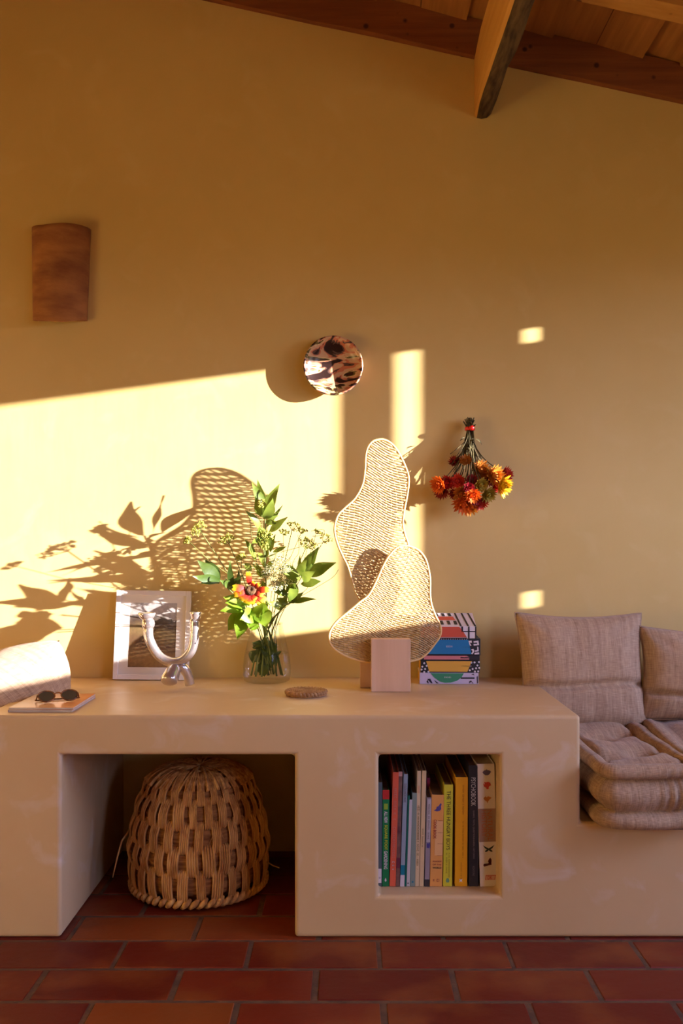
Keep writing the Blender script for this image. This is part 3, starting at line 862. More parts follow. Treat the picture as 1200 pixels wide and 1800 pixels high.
# ================================================================== picture frame
fr = thing('picture_frame', 'white framed landscape photograph leaning on the wall at the left of the counter', 'picture frame', (0,0,0))
def photo_mat():
    m = bpy.data.materials.new('landscape_print'); m.use_nodes = True
    nt = m.node_tree; b = nt.nodes['Principled BSDF']; L = nt.links
    b.inputs['Roughness'].default_value = .4
    t = nt.nodes.new('ShaderNodeTexCoord'); s = nt.nodes.new('ShaderNodeSeparateXYZ'); L.new(t.outputs['Object'], s.inputs[0])
    n = nt.nodes.new('ShaderNodeTexNoise'); n.inputs['Scale'].default_value = 22; n.inputs['Detail'].default_value = 7
    L.new(t.outputs['Object'], n.inputs[0])
    # height with wobble; ramp from dark field to hill to sky
    ad = nt.nodes.new('ShaderNodeMath'); ad.operation = 'MULTIPLY_ADD'; ad.inputs[1].default_value = .05
    L.new(n.outputs[0], ad.inputs[0]); L.new(s.outputs['Z'], ad.inputs[2])
    n5 = nt.nodes.new('ShaderNodeMath'); n5.operation = 'MULTIPLY_ADD'; n5.inputs[1].default_value = .16
    L.new(s.outputs['X'], n5.inputs[0]); L.new(ad.outputs[0], n5.inputs[2])
    mr = nt.nodes.new('ShaderNodeMapRange'); mr.inputs[1].default_value = .03; mr.inputs[2].default_value = .27
    L.new(n5.outputs[0], mr.inputs[0])
    r = nt.nodes.new('ShaderNodeValToRGB'); el = r.color_ramp.elements; L.new(mr.outputs[0], r.inputs[0])
    el[0].position = 0; el[0].color = srgb((112,82,58))+(1,)
    el[1].position = 1; el[1].color = srgb((190,180,174))+(1,)
    for p_, c_ in ((.2,(156,118,70)),(.4,(104,76,52)),(.58,(128,104,66)),(.66,(84,66,52)),(.745,(100,88,76)),(.775,(176,164,154))):
        q = el.new(p_); q.color = srgb(c_)+(1,)
    n2 = nt.nodes.new('ShaderNodeTexNoise'); n2.inputs['Scale'].default_value = 90; n2.inputs['Detail'].default_value = 5
    L.new(t.outputs['Object'], n2.inputs[0])
    mx = nt.nodes.new('ShaderNodeMixRGB'); mx.blend_type = 'OVERLAY'; mx.inputs[0].default_value = .5
    L.new(r.outputs[0], mx.inputs[1]); L.new(n2.outputs[0], mx.inputs[2]); L.new(mx.outputs[0], b.inputs['Base Color'])
    return m
M['photo'] = photo_mat()
fw, fh = .2195, .262
bm = bmesh.new()
def ring_frame(bm, w, h, t, y0, y1):
    box(bm, -w/2, -w/2+t, y0, y1, 0, h); box(bm, w/2-t, w/2, y0, y1, 0, h)
    box(bm, -w/2+t, w/2-t, y0, y1, 0, t); box(bm, -w/2+t, w/2-t, y0, y1, h-t, h)
ring_frame(bm, fw, fh, .014, -.011, .006)
bevel(obj('frame', bm, M['white_frame'], fr), .0012, 2)
bm = bmesh.new()
w2, h2 = fw-.028, fh-.028; wi, hi_ = .138, .190
for (x0, x1, z0, z1) in ((-w2/2,-wi/2,.014,.014+h2),(wi/2,w2/2,.014,.014+h2),(-wi/2,wi/2,.014,.036),(-wi/2,wi/2,.036+hi_,.014+h2)): box(bm, x0, x1, -.003, -.001, z0, z1)
obj('mat_board', bm, M['mat_board'], fr)
bm = bmesh.new(); box(bm, -wi/2, wi/2, -.001, .001, .036, .036+hi_)
obj('print', bm, M['photo'], fr)
bm = bmesh.new(); box(bm, -w2/2, w2/2, .001, .005, .014, .014+h2)
obj('backing', bm, M['darkpaper'], fr)
bm = bmesh.new(); v_ = [bm.verts.new(p) for p in ((-w2/2,-.0055,.014),(w2/2,-.0055,.014),(w2/2,-.0055,.014+h2),(-w2/2,-.0055,.014+h2))]; bm.faces.new(v_)
obj('glass', bm, thin_glass('picture_glass', 1.12, (1,1,1,1)), fr)
pc = P(264.5, 1192.6, 2.675)
fr.location = (pc.x, 2.680, CZ+.0012)
fr.rotation_euler = (R(-8), R(1.0), R(3))
# ================================================================== candle holder
ch = thing('candle_holder', 'silver glazed U-shaped ceramic candle holder standing in front of the picture frame', 'candle holder', P(305, 1212, 2.50))
cl = Vector(ch.location); cl.z = CZ; ch.location = cl
def c5(x, y, yy=2.505): return P(230+x/8.571, 1050+y/8.571, yy)-cl
k_ = 2.505/FP/8.571
up = [(262,455),(270,600),(335,760),(430,890),(560,965),(690,975),(810,925),(905,810),(945,680),(955,520),(960,330)]
bm = bmesh.new()
pts = smooth_loop([c5(*p) for p in up], 4, False)
tube(bm, pts, [72*k_*(1+.05*noise.noise(Vector((i*.35,0,0)))) for i in range(len(pts))], 16)
obj('arms', bm, M['silver'], ch, True)
def cup(cx, cy, prof):
    bm = bmesh.new(); lathe(bm, [(r_*k_, z*k_) for r_, z in prof], 24, c5(cx, cy)); 
    for v_ in bm.verts: v_.co += Vector((noise.noise(v_.co*60), noise.noise(v_.co*60+Vector((5,5,5))), 0))*.0012
    return bm
obj('candle_cup', cup(240, 240, [(0,-130),(60,-100),(100,-70),(132,-5),(124,10),(100,4),(50,-55),(0,-60)]), M['silver'], ch, True)
obj('knop', cup(262, 395, [(0,-92),(60,-82),(92,-45),(98,0),(90,48),(58,84),(0,92)]), M['silver'], ch, True)
obj('candle_cup', cup(975, 225, [(0,-150),(60,-135),(74,-90),(80,-40),(96,-2),(90,8),(70,2),(48,-50),(0,-55)]), M['silver'], ch, True)
bm = bmesh.new()
tube(bm, smooth_loop([c5(690,1010,2.505), c5(650,1080,2.50), c5(610,1170,2.49), c5(575,1250,2.48), c5(565,1290,2.475)], 4, False), [r_*k_ for r_ in (60,76,88,98,104,110,114,118,122,126,128,128,126,120,112,98,70)], 16)
obj('foot', bm, M['silver'], ch, True)
bm = bmesh.new()
tube(bm, smooth_loop([c5(690,1010,2.505), c5(800,1070,2.51), c5(860,1180,2.52), c5(882,1290,2.53), c5(890,1328,2.53)], 4, False), [r_*k_ for r_ in (66,74,78,80,80,78,76,74,72,72,72,72,74,74,72,66,54)], 14)
obj('foot', bm, M['silver'], ch, True)
# ================================================================== magazines and sunglasses
def magazine(label, z, dx, c, rot, th=.0052):
    r_ = thing('magazine', label, 'magazine', (-.734+dx, 2.273, z), (0,0,R(rot)))
    w, d = .154, .20
    bm = bmesh.new(); box(bm, -w/2+.0015, w/2-.001, -d/2+.001, d/2-.001, .0006, th-.0006); obj('pages', bm, M['paper'], r_)
    bm = bmesh.new(); box(bm, -w/2, w/2, -d/2, d/2, th-.0006, th); box(bm, -w/2, w/2, -d/2, d/2, 0, .0006); box(bm, -w/2, -w/2+.0015, -d/2, d/2, .0006, th-.0006)
    obj('cover', bm, c, r_)
def cover_mat():
    m = bpy.data.materials.new('peach_cover'); m.use_nodes = True
    nt = m.node_tree; b = nt.nodes['Principled BSDF']; L = nt.links; b.inputs['Roughness'].default_value = .3
    t = nt.nodes.new('ShaderNodeTexCoord'); s = nt.nodes.new('ShaderNodeSeparateXYZ'); L.new(t.outputs['Object'], s.inputs[0])
    mr = nt.nodes.new('ShaderNodeMapRange'); mr.inputs[1].default_value = -.05; mr.inputs[2].default_value = .06; L.new(s.outputs['X'], mr.inputs[0])
    r = nt.nodes.new('ShaderNodeValToRGB'); L.new(mr.outputs[0], r.inputs[0]); L.new(r.outputs[0], b.inputs['Base Color'])
    r.color_ramp.elements[0].color = srgb((216,180,136))+(1,); r.color_ramp.elements[1].color = srgb((232,146,84))+(1,)
    return m
magazine('lower of the two thin magazines at the left end of the counter', CZ+.0004, .0, flat('mag_lilac', (176,150,148)), 0)
magazine('upper magazine with a peach cover, under the sunglasses', CZ+.0060, .001, cover_mat(), .8)
sg = thing('sunglasses', 'brown framed sunglasses with dark lenses lying on the peach magazine', 'sunglasses', (-.716, 2.252, CZ+.0118), (0, 0, R(24)))
sg.scale = (.84,.84,.84)
shell = flat('tortoise_acetate', (150,92,48), .2, var=(86,44,22), scale=60)
lens_m = flat('dark_lens', (84,76,54), .05, spec=.9)
def oval(cx, sx, sz, n=28): return [Vector((cx+sx*math.cos(2*math.pi*k/n)*(1+.08*math.sin(2*math.pi*k/n)), 0, sz*math.sin(2*math.pi*k/n))) for k in range(n)]
tl = Matrix.Translation((0, .004, .0165)) @ Matrix.Rotation(R(-42), 4, 'X')
for sx in (-1, 1):
    pts = [tl @ p for p in oval(sx*.0325, .0235, .0185)]
    bm = bmesh.new(); tube(bm, pts, .0022, 6, True); obj('lens_rim', bm, shell, sg, True)
    bm = bmesh.new()
    c0 = sum(pts, Vector())/len(pts)-Vector((0,.002,0)); cv = bm.verts.new(c0); ov = [bm.verts.new(p) for p in pts]
    for i in range(len(ov)): bm.faces.new((cv, ov[i], ov[(i+1)%len(ov)])).smooth = True
    obj('lens', bm, lens_m, sg)
    bm = bmesh.new()
    h_ = tl @ Vector((sx*.057, 0, .006))
    k1 = Vector((sx*.060, .012, .008)) ; k2 = Vector((sx*.054, .022, .0035)); k3 = Vector((-sx*.030, .030+.004*sx, .0032)); k4 = Vector((-sx*.050, .026+.004*sx, .0032))
    tube(bm, smooth_loop([h_, k1, k2, k3, k4], 4, False), .0022, 6); obj('temple', bm, shell, sg, True)
bm = bmesh.new(); tube(bm, smooth_loop([tl @ Vector(p) for p in ((-.010,0,.006),(-.004,-.001,.010),(.004,-.001,.010),(.010,0,.006))], 3, False), .002, 6)
obj('bridge', bm, shell, sg, True)
# ================================================================== trivet
bm = bmesh.new(); sp_ = []
tc_ = P(538, 1219, 2.42); tc_.z = CZ
for lay in (0, 1):
    sp_ = []
    for k in range(300):
        a_ = k*.19; r_ = .003+.0485*k/300
        sp_.append((r_*math.cos(a_), r_*math.sin(a_)*.96, .0035+.0065*lay+.0006*math.sin(k*1.9)))
    tube(bm, sp_, .0041, 6)
rimp = []
for k in range(160):
    a_ = 2*math.pi*k/160; rimp.append(((.0515+.0018*math.sin(a_*34))*math.cos(a_), (.050+.0018*math.sin(a_*34))*math.sin(a_), .009+.0018*math.cos(a_*34)))
tube(bm, rimp, .0048, 6, True)
for v_ in bm.verts: v_.co.z = max(v_.co.z, 0.0)
tv = obj('woven_trivet', bm, M['trivet'], None, True); tv.location = (tc_.x, 2.415, CZ+.0003)
tag(tv, 'small round coiled seagrass trivet lying on the counter before the vase', 'trivet')
# ================================================================== patterned books on the counter
K = {'ink': flat('print_black', (34,30,34)), 'wht': flat('print_white', (228,214,214)), 'org': flat('print_orange', (214,86,58)), 'org2': flat('print_coral', (226,98,74)),
     'blu': flat('print_blue', (24,120,170)), 'pnk': flat('print_pink', (214,128,126)), 'yel': flat('print_yellow', (230,170,60)), 'grn': flat('print_green', (60,140,96)), 'lil': flat('print_lilac', (206,190,206)),
     'grey': flat('print_grey', (120,104,104))}
SY = 2.605
sx = lambda x: (700+x/7.5-611)*SY/FP
szz = lambda y: EYE-(1070+y/7.5-953)*SY/FP
ox, oz = sx(275), CZ
def pbook(label, x0, x1, y0, y1, base, side, wedge=0.0, lift=0):
    h = szz(y0)-szz(y1); w = sx(x1)-sx(x0)
    r_ = thing('patterned_book', label, 'book', (sx(x0), SY, szz(y1)+lift), (0,0,R(-2)), None)
    bm = bmesh.new()
    v_ = box(bm, 0, w, 0, .112, 0, h)
    if wedge:
        for q in v_:
            if q.co.y > .1 and q.co.z > h*.5: q.co.z += wedge
    # dark board edges: cover wraps front, paper shows at the left
    o = obj('cover', bm, base, r_); bevel(o, .0012, 2)
    bm = bmesh.new(); box(bm, -.0008, .001, .004, .110, .002, h-.002); obj('fore_edge', bm, side, r_)
    return r_, w, h
def stack_shape(r_, x0b, y1b, pts, m, name='print_shape'):
    return poly(name, [(sx(a_)-sx(x0b), szz(b2)-szz(y1b)) for a_, b2 in pts], 0.0, m, r_, .0007)
yel_e = flat('yellow_edge', (232,176,52))
bY = 998
# bottom: lilac with green bowl shape
r1, w1, h1 = pbook('lilac patterned book with a green half round, bottom of the stack by the sculpture', 278, 1050, 846, 994, K['lil'], yel_e)
r1.location.z = CZ+.0005; dz1 = r1.location.z-szz(994)
stack_shape(r1, 278, 994, [(420,852),(860,852),(830,905),(770,950),(690,975),(610,978),(540,960),(480,915)], K['grn'])
for pts in ([(380,930),(420,925),(450,985),(430,985)],[(370,960),(385,940),(400,985),(385,985)],[(820,905),(1000,905),(1000,925),(820,925)],[(930,960),(955,945),(985,985),(975,985),(955,960),(935,985)],[(1030,900),(1042,880),(1046,980),(1032,985)],[(955,870),(985,856),(1000,880),(980,872)],[(470,940),(530,985),(500,985)]):
    stack_shape(r1, 278, 994, pts, K['ink'])
scribble('title', K['wht'], r1, sx(590)-sx(278), szz(905)-szz(994), 0.0, .022, .004, False)
r2, w2_, h2_ = pbook('black and white dotted book with a yellow panel, second from the bottom of the stack', 294, 1068, 684, 844, K['ink'], yel_e, lift=dz1)
stack_shape(r2, 294, 844, [(365,692),(965,692),(905,832),(405,832)], K['yel'])
stack_shape(r2, 294, 844, [(830,748),(960,748),(960,768),(830,768)], K['grey'])
for (cx, cy) in ((340,722),(315,768),(352,798),(372,755),(305,805),(340,836),(395,832),(1000,708),(1058,702),(1038,748),(975,795),(1020,785),(1062,780),(938,812),(1005,828),(1048,825),(958,712)):
    stack_shape(r2, 294, 844, [(cx+13*math.cos(R(a_)), cy+13*math.sin(R(a_))) for a_ in range(0,360,40)], K['wht'], 'white_dot')
r3, _, _ = pbook('thin pink book with black ends, in the middle of the patterned stack', 294, 1068, 616, 682, K['ink'], K['ink'], lift=dz1)
stack_shape(r3, 294, 682, [(340,622),(900,622),(930,640),(930,672),(335,672)], K['pnk'])
stack_shape(r3, 294, 682, [(815,636),(930,636),(930,656),(815,656)], K['ink'])
r4, _, _ = pbook('bright blue book with black and white squiggle ends, second from the top of the stack', 300, 1078, 396, 614, K['ink'], K['ink'], lift=dz1)
stack_shape(r4, 300, 614, [(470,412),(920,412),(960,600),(370,600),(430,540),(500,440)], K['blu'])
stack_shape(r4, 300, 614, [(845,498),(960,498),(960,518),(845,518)], K['ink'])
scribble('title', K['wht'], r4, sx(610)-sx(300), szz(500)-szz(614), 0.0, .022, .005, False)
for pts in ([(915,425),(960,420),(965,450),(935,448),(960,485),(940,490)],[(985,430),(1050,420),(1060,480),(990,488),(985,465),(1035,465),(1030,445),(990,450)],[(955,540),(985,530),(1000,560),(975,600),(955,595),(975,560)],[(1035,500),(1050,505),(1055,560),(1010,570),(1005,550),(1035,545)],[(1000,585),(1060,575),(1062,600),(1000,605)]):
    stack_shape(r4, 300, 614, pts, K['wht'], 'squiggle')
for k in range(14): stack_shape(r4, 300, 614, [(500+k*30,400),(515+k*30,400),(508+k*30,409)], K['wht'], 'print_tooth')
r5, w5, h5 = pbook('white book with black grid and coral panel, cover ajar, topmost of the stack', 300, 1024, 236, 394, K['wht'], K['wht'], wedge=.030, lift=dz1)
stack_shape(r5, 300, 394, [(300,240),(800,240),(850,300),(900,378),(500,378),(300,390)], K['org'])
for pts in ([(825,236),(850,236),(850,296),(1020,296),(1020,310),(935,310),(935,394),(915,394),(915,310),(830,310)],[(915,236),(935,236),(935,300),(915,300)],[(1008,236),(1024,236),(1024,394),(1008,394)],[(300,384),(900,384),(900,394),(300,394)]):
    stack_shape(r5, 300, 394, pts, K['ink'])
# printed cover, lying on the raised lid
def lid(pts, m, name='lid_print'):
    bm = bmesh.new()
    sl_ = .030/.112
    vv = [bm.verts.new((sx(a_)-sx(300), t*.108+.001, h5+(t*.108+.001)*sl_+.0006)) for a_, t in pts]
    bm.faces.new(vv); obj(name, bm, m, r5)
for (a_, b2) in ((810,770),(905,862),(998,950)): lid([(a_,0),(a_+26,0),(b2+22,1),(b2,1)], K['ink'])
lid([(300,.45),(770,.45),(745,.72),(300,.72)], K['org2'])
for k in range(6): lid([(745-90*k,.12),(785-90*k,.12),(775-90*k,.40),(735-90*k,.40)], K['ink'])
for k in range(6): lid([(690-88*k,.76),(730-88*k,.76),(718-88*k,.98),(680-88*k,.98)], K['ink'])
# ================================================================== books in the niche
BY = 2.19; kb = BY/FP/4.615
bz = .0985
bxw = lambda x: (640+x/4.615-611)*BY/FP
def book(label, x0, x1, xt, ytop, ybase, depth, cov, pages=None, hard=True):
    h = (ybase-ytop)*kb; w = (x1-x0)*kb
    lean = (xt-x0)/(ybase-ytop)
    r_ = thing('book', label, 'book', (bxw(x0)+w/2, BY, bz), (0, math.atan(lean), 0), None)
    t = min(.0022, w*.12)
    bm = bmesh.new(); box(bm, -w/2, w/2, 0, t, 0, h); box(bm, -w/2, -w/2+t, t, depth, 0, h); box(bm, w/2-t, w/2, t, depth, 0, h)
    bevel(obj('cover', bm, cov, r_), .0008, 2)
    bm = bmesh.new(); box(bm, -w/2+t, w/2-t, t, depth-.003, .002, h-.003); obj('pages', bm, pages or M['darkpaper'], r_)
    return r_, w, h
def band(r_, w, h, f0, f1, m, x0=-1, x1=1, name='spine_band'):
    return poly(name, [(x0*w/2*.97, h*(1-f0)), (x1*w/2*.97, h*(1-f0)), (x1*w/2*.97, h*(1-f1)), (x0*w/2*.97, h*(1-f1))], 0.0, m, r_, .0006)
def blob(r_, w, h, fx, fz, pts, m, s=.010, name='spine_picture'):
    return poly(name, [(fx*w/2+a_*s, h*(1-fz)+b2*s) for a_, b2 in pts], 0.0, m, r_, .0007)
C_ = lambda n, c: flat('cloth_'+n, c, .5)
white, ink, cream = K['wht'], K['ink'], flat('cream_ink', (226,208,170))
r_, w, h = book('slate grey book with a white label, leftmost in the niche', 96, 141, 101, 350, 1195, .25, C_('slate',(86,96,100)))
band(r_, w, h, .83, .965, white, -.6, .95, 'label'); letters('call_mark', 'o', K['grey'], r_, 0, h*.085, -.0003, .004, .004, False)
r_, w, h = book('green gardening book with a red top on its spine', 145, 200, 149, 410, 1192, .23, C_('green',(8,122,66)))
band(r_, w, h, .0, .095, flat('spine_red', (200,40,34))); band(r_, w, h, .14, .20, flat('spine_lime', (150,178,52)), -.6, .6)
letters('title', 'ALL NEW', white, r_, 0, h*.78, 0, h*.12, w*.5, bold=.02)
letters('title', 'SQUARE FOOT', flat('title_yellow', (206,206,40)), r_, 0, h*.64, 0, h*.26, w*.5, bold=.02)
letters('title', 'GARDENING', white, r_, 0, h*.37, 0, h*.19, w*.52, bold=.02)
blob(r_, w, h, 0, .93, [(0,-1),(.5,-.3),(0,1),(-.5,-.3)], white, .005)
r_, w, h = book('tall orange red book with a faded spine title', 204, 254, 233, 264, 1192, .26, C_('vermilion',(238,104,70)))
scribble('title', flat('title_rose', (230,140,124)), r_, 0, h*.86, 0, h*.62, w*.5)
scribble('author', white, r_, 0, h*.22, 0, h*.08, w*.4)
r_, w, h = book('brown and pink patterned book right of the orange one', 256, 287, 279, 260, 1192, .25, flat('cloth_mottled', (150,112,92), .6, var=(96,44,50), scale=26))
band(r_, w, h, 0, .04, flat('spine_pink', (214,160,150))); band(r_, w, h, .75, .84, flat('spine_plum', (110,40,60)))
r_, w, h = book('pale blue grey book with a teal band low on its spine', 290, 325, 319, 280, 1192, .26, C_('iceblue',(160,172,180)))
band(r_, w, h, .81, .895, flat('spine_teal', (10,126,146))); band(r_, w, h, .9, 1, white)
scribble('title', K['grey'], r_, 0, h*.93, 0, h*.18, w*.5)
r_, w, h = book('thin dark teal book between the ice blue and white ones', 326, 342, 354, 455, 1192, .2, C_('teal',(10,104,86)))
r_, w, h = book('thin white book with a tiny black mark at its foot', 343, 368, 365, 487, 1192, .21, C_('offwhite',(208,200,200)))
band(r_, w, h, .955, .967, ink, -.5, .3); 
r_, w, h = book('sage grey book left of the two tall cream ones', 370, 412, 388, 432, 1192, .21, C_('sage',(134,150,140)))
blob(r_, w, h, 0, .95, [(-.5,-.5),(.5,-.5),(.5,.5),(-.5,.5)], flat('spine_teal', (10,126,146)), .004)
r_, w, h = book('left one of the two tall cream books', 413, 444, 430, 254, 1192, .27, C_('cream',(222,196,156)))
scribble('title', flat('title_olive', (120,96,44)), r_, 0, h*.70, 0, h*.55, w*.5)
scribble('author', C_('vermilion',(238,104,70)), r_, 0, h*.88, 0, h*.07, w*.3)
r_, w, h = book('right one of the two tall cream books, plain spine', 446, 481, 469, 252, 1192, .27, C_('cream2',(220,190,146)))
scribble('title', flat('title_olive', (120,96,44)), r_, 0, h*.5, 0, h*.16, w*.3)
r_, w, h = book('grey book with a purple flower on its spine and a magenta one behind', 488, 527, 506, 470, 1192, .22, C_('stone',(150,138,150)))
band(r_, w, h, .02, .5, flat('spine_pale', (196,186,190)), -.6, .95); band(r_, w, h, .92, 1, flat('spine_dark', (50,48,52)))
scribble('title', K['grey'], r_, w*.05, h*.93, -.0005, h*.4, w*.4)
blob(r_, w, h, .1, .53, [(-.5,-1),(.4,-1.2),(.7,-.2),(.5,.9),(0,.3),(-.4,.6)], flat('spine_violet', (84,70,140)), .007)
r_, w, h = book('magenta book mostly hidden behind the grey flower book', 500, 527, 517, 375, 1192, .18, flat('cloth_magenta', (176,40,90), .5, var=(90,20,60), scale=50))
r_.location.y += .075; r_.location.x += .004
r_, w, h = book('tan cook book with a purple fig on its spine', 531, 631, 547, 452, 1196, .21, C_('tan',(228,160,86)))
blob(r_, w, h, .1, .14, [(-1.3,-.9),(-.6,-.4),(-.5,.2),(.1,.5),(.6,1.3),(1,1.2),(.8,.4),(.9,-.3),(.5,-.9),(-.3,-1.1)], flat('spine_violet', (84,70,140)), .008)
band(r_, w, h, .28, .66, flat('spine_apricot', (236,182,124)), -.35, .95)
for q in (.28, .41, .53, .66): band(r_, w, h, q, q+.004, flat('spine_rust', (170,80,60)), .1, .95, 'spine_rule')
letters('title', 'COOK BOOK', flat('spine_rust', (170,80,60)), r_, -w*.18, h*.73, -.0004, h*.21, w*.24, bold=.03)
letters('subtitle', 'FOODS', flat('spine_rust', (170,80,60)), r_, -w*.3, h*.275, 0, w*.7, w*.13, False, .02)
letters('subtitle', 'OF THE', flat('spine_rust', (170,80,60)), r_, -w*.3, h*.24, 0, w*.7, w*.13, False, .02)
letters('subtitle', 'WORLD', ink, r_, -w*.3, h*.205, 0, w*.7, w*.13, False, .02)
scribble('publisher_mark', flat('spine_rust', (170,80,60)), r_, -w*.25, h*.07, 0, w*.5, w*.25, False)
r_, w, h = book('lime yellow book titled in black capitals', 639, 712, 648, 367, 1193, .22, C_('lime',(214,204,56)))
letters('title', 'THE THREE HUNGRY BOYS', ink, r_, w*.02, h*.94, 0, h*.58, w*.42, bold=.0)
scribble('subtitle', flat('title_olive', (120,96,44)), r_, -w*.15, h*.33, 0, h*.20, w*.16)
scribble('subtitle', flat('title_olive', (120,96,44)), r_, w*.15, h*.33, 0, h*.24, w*.16)
blob(r_, w, h, 0, .94, [(-.5,-.8),(.5,-.8),(.7,0),(.3,.9),(-.4,.8),(-.7,0)], flat('spine_teal2', (110,150,120)), .006)
r_, w, h = book('golden yellow book with faint lettering', 735, 835, 741, 310, 1196, .24, C_('gold',(238,168,16)))
scribble('title', flat('title_amber', (190,118,12)), r_, w*.12, h*.93, 0, h*.27, w*.14)
scribble('title', flat('title_amber', (190,118,12)), r_, w*.12, h*.6, 0, h*.34, w*.1)
scribble('author', flat('title_amber', (190,118,12)), r_, 0, h*.23, 0, h*.16, w*.1)
blob(r_, w, h, -.05, .945, [(-.8,-.8),(0,-.3),(.8,-.8),(.4,0),(.8,.8),(0,.4),(-.8,.8),(-.4,0)], white, .005)
r_, w, h = book('black book titled in white capitals beside the widest book', 848, 924, 846, 213, 1196, .25, C_('black',(40,36,40)))
letters('title', 'PSYCHOBOOK', flat('title_silver', (190,184,180)), r_, 0, h*.90, 0, h*.235, w*.5, bold=.01)
letters('subtitle', 'GAMES, TESTS, QUESTIONNAIRES, HISTORIES', K['grey'], r_, w*.02, h*.63, 0, h*.40, w*.2, bold=.02)
letters('author', 'REDSTONE', K['grey'], r_, 0, h*.17, 0, h*.08, w*.2)
r_, w, h = book('widest book, white with animal pictures and a brown title panel, at the right end', 940, 1084, 911, 208, 1204, .27, C_('ivory',(222,206,196)), M['paper'])
br_ = flat('spine_panel_brown', (158,124,108)); rust2 = flat('title_rust', (178,96,58))
band(r_, w, h, .365, .635, br_)
letters('title', 'NATURAL', rust2, r_, w*.15, h*.625, -.0006, h*.25, w*.28)
letters('title', 'HISTORY', rust2, r_, -w*.17, h*.625, -.0006, h*.22, w*.28)
blob(r_, w, h, .1, .07, [(-1.3,.1),(-.7,.6),(-.2,.7),(0,1),(.2,.7),(.8,.6),(1.3,.2),(.9,-.5),(.4,-.9),(-.4,-.9),(-1,-.4)], flat('pic_indigo', (92,78,110)), .0078)
blob(r_, w, h, .1, .175, [(-1.2,.6),(-.6,.2),(-.9,1),(-.2,.9),(.3,1.1),(1,.7),(1.2,0),(.6,-.4),(.4,-1),(.7,-1.1),(.2,-1.2),(-.4,-1.1),(-.1,-.9),(-.9,-.4)], flat('pic_red', (196,64,48)), .0078)
blob(r_, w, h, .1, .29, [(-1.2,.4),(-.6,1),(-.2,.6),(.2,1),(.7,.8),(1.3,.5),(.6,-.1),(.2,-.6),(0,-1.2),(-.3,-.6),(-.9,-.2)], flat('pic_ochre', (184,112,52)), .0078)
blob(r_, w, h, .08, .69, [(-1.7,1),(-.9,.5),(0,0),(.9,.5),(1.7,1),(1.1,.1),(.5,-.3),(1,-.6),(1.1,-1),(.5,-.9),(0,-.5),(-.5,-.9),(-1.1,-1),(-1,-.6),(-.5,-.3),(-1.1,.1)], flat('pic_black', (24,38,34)), .0082)
blob(r_, w, h, .05, .80, [(0,.9),(.5,1.4),(.9,.9),(.9,.1),(.7,-.6),(-.2,-.5),(-.9,-.9),(-1.5,-1.1),(-1.6,-.6),(-1.9,-1),(-1.6,-1.5),(-.6,-1.1),(0,-.9),(.9,-.9),(-.3,.1)], flat('pic_maroon', (110,46,44)), .0072)
dkred = flat('publisher_red', (190,62,58))
ring = [(-1.6,-.75),(1.6,-.75),(1.9,.75),(-1.3,.75)]
blob(r_, w, h, .12, .926, ring, dkred, .0075, 'publisher_mark')
blob(r_, w, h, .12, .926, [(a_*.88, b2*.82) for a_, b2 in ring], flat('publisher_pale', (214,170,160)), .0075, 'publisher_mark').location.y = -.0005
letters('publisher_letters', 'DK', dkred, r_, .12*w/2-.0055, h*.074, -.0006, .011, .008, False, .02)
# ================================================================== basket
bs = thing('wicker_basket', 'upturned chunky palm basket standing in the open recess of the counter', 'basket', P(350, 1560, 2.455))
bs.location = (P(350, 1500, 2.455).x, 2.455, 0.0005)
def torus_row(bm, R0, z, r, n=72, seg=12, sq=1.0, mi=0):
    pts = [(R0*math.cos(2*math.pi*k/n), R0*math.sin(2*math.pi*k/n), z+.002*math.sin(k*.9)) for k in range(n)]
    tube(bm, pts, r, seg, True, mi)
tiers = [(.176,.062,.031),(.181,.122,.031),(.172,.180,.030),(.158,.237,.029),(.136,.288,.026)]
def prof_r(z):
    if z <= tiers[0][1]: return tiers[0][0]
    for (r0, z0, _), (r1, z1, _) in zip(tiers, tiers[1:]):
        if z <= z1: return r0+(r1-r0)*(z-z0)/(z1-z0)
    return tiers[-1][0]-(z-tiers[-1][1])*.9
NS = 27
for ti, (R0, z, r_) in enumerate(tiers):
    bm = bmesh.new()
    lathe(bm, [(R0-.030, z-r_*1.02)]+[(prof_r(z+r_*math.sin(th))-.024+.024*math.cos(th)**.8, z+r_*.98*math.sin(th)) for th in [R(q) for q in range(-80, 81, 20)]]+[(R0-.034, z+r_*1.02)], 72)
    for k in range(NS):
        a_ = 2*math.pi*(k+.5*(ti % 2))/NS+rnd.uniform(-.025,.025)
        w_ = 2*math.pi*R0/NS*rnd.uniform(.52,.82)
        up_, dn_ = rnd.uniform(.40,.62), rnd.uniform(.40,.62)
        lean = rnd.uniform(-.02,.02)
        side = Vector((-math.sin(a_), math.cos(a_), 0)); out_ = Vector((math.cos(a_), math.sin(a_), 0))
        ns_ = 5; path = []
        for q in range(15):
            t = -1+2*q/14
            zz = z+t*r_*(1+(up_ if t > 0 else dn_))
            e_ = abs(t)
            bulge = .0105*math.cos(min(1, e_)*math.pi*.5)-.002-.020*max(0, e_-.78)/.22
            path.append((zz, prof_r(zz)+bulge-.0005, a_+lean*t))
        path = [p for p in path if p[0] > .004]
        for s3 in range(ns_):
            off = (s3-(ns_-1)/2)/ns_*w_
            jit = rnd.uniform(-.0004,.0007)
            pts = [Vector((rr*math.cos(aa), rr*math.sin(aa), zz))+side*off+out_*jit for zz, rr, aa in path]
            tube(bm, pts, w_/ns_*.56, 5, mi=1, flat_=.7)
    for v_ in bm.verts:
        if v_.co.z < .0: v_.co.z = 0
    obj('coil_tier', bm, [M['coil'], M['straw']], bs, False)
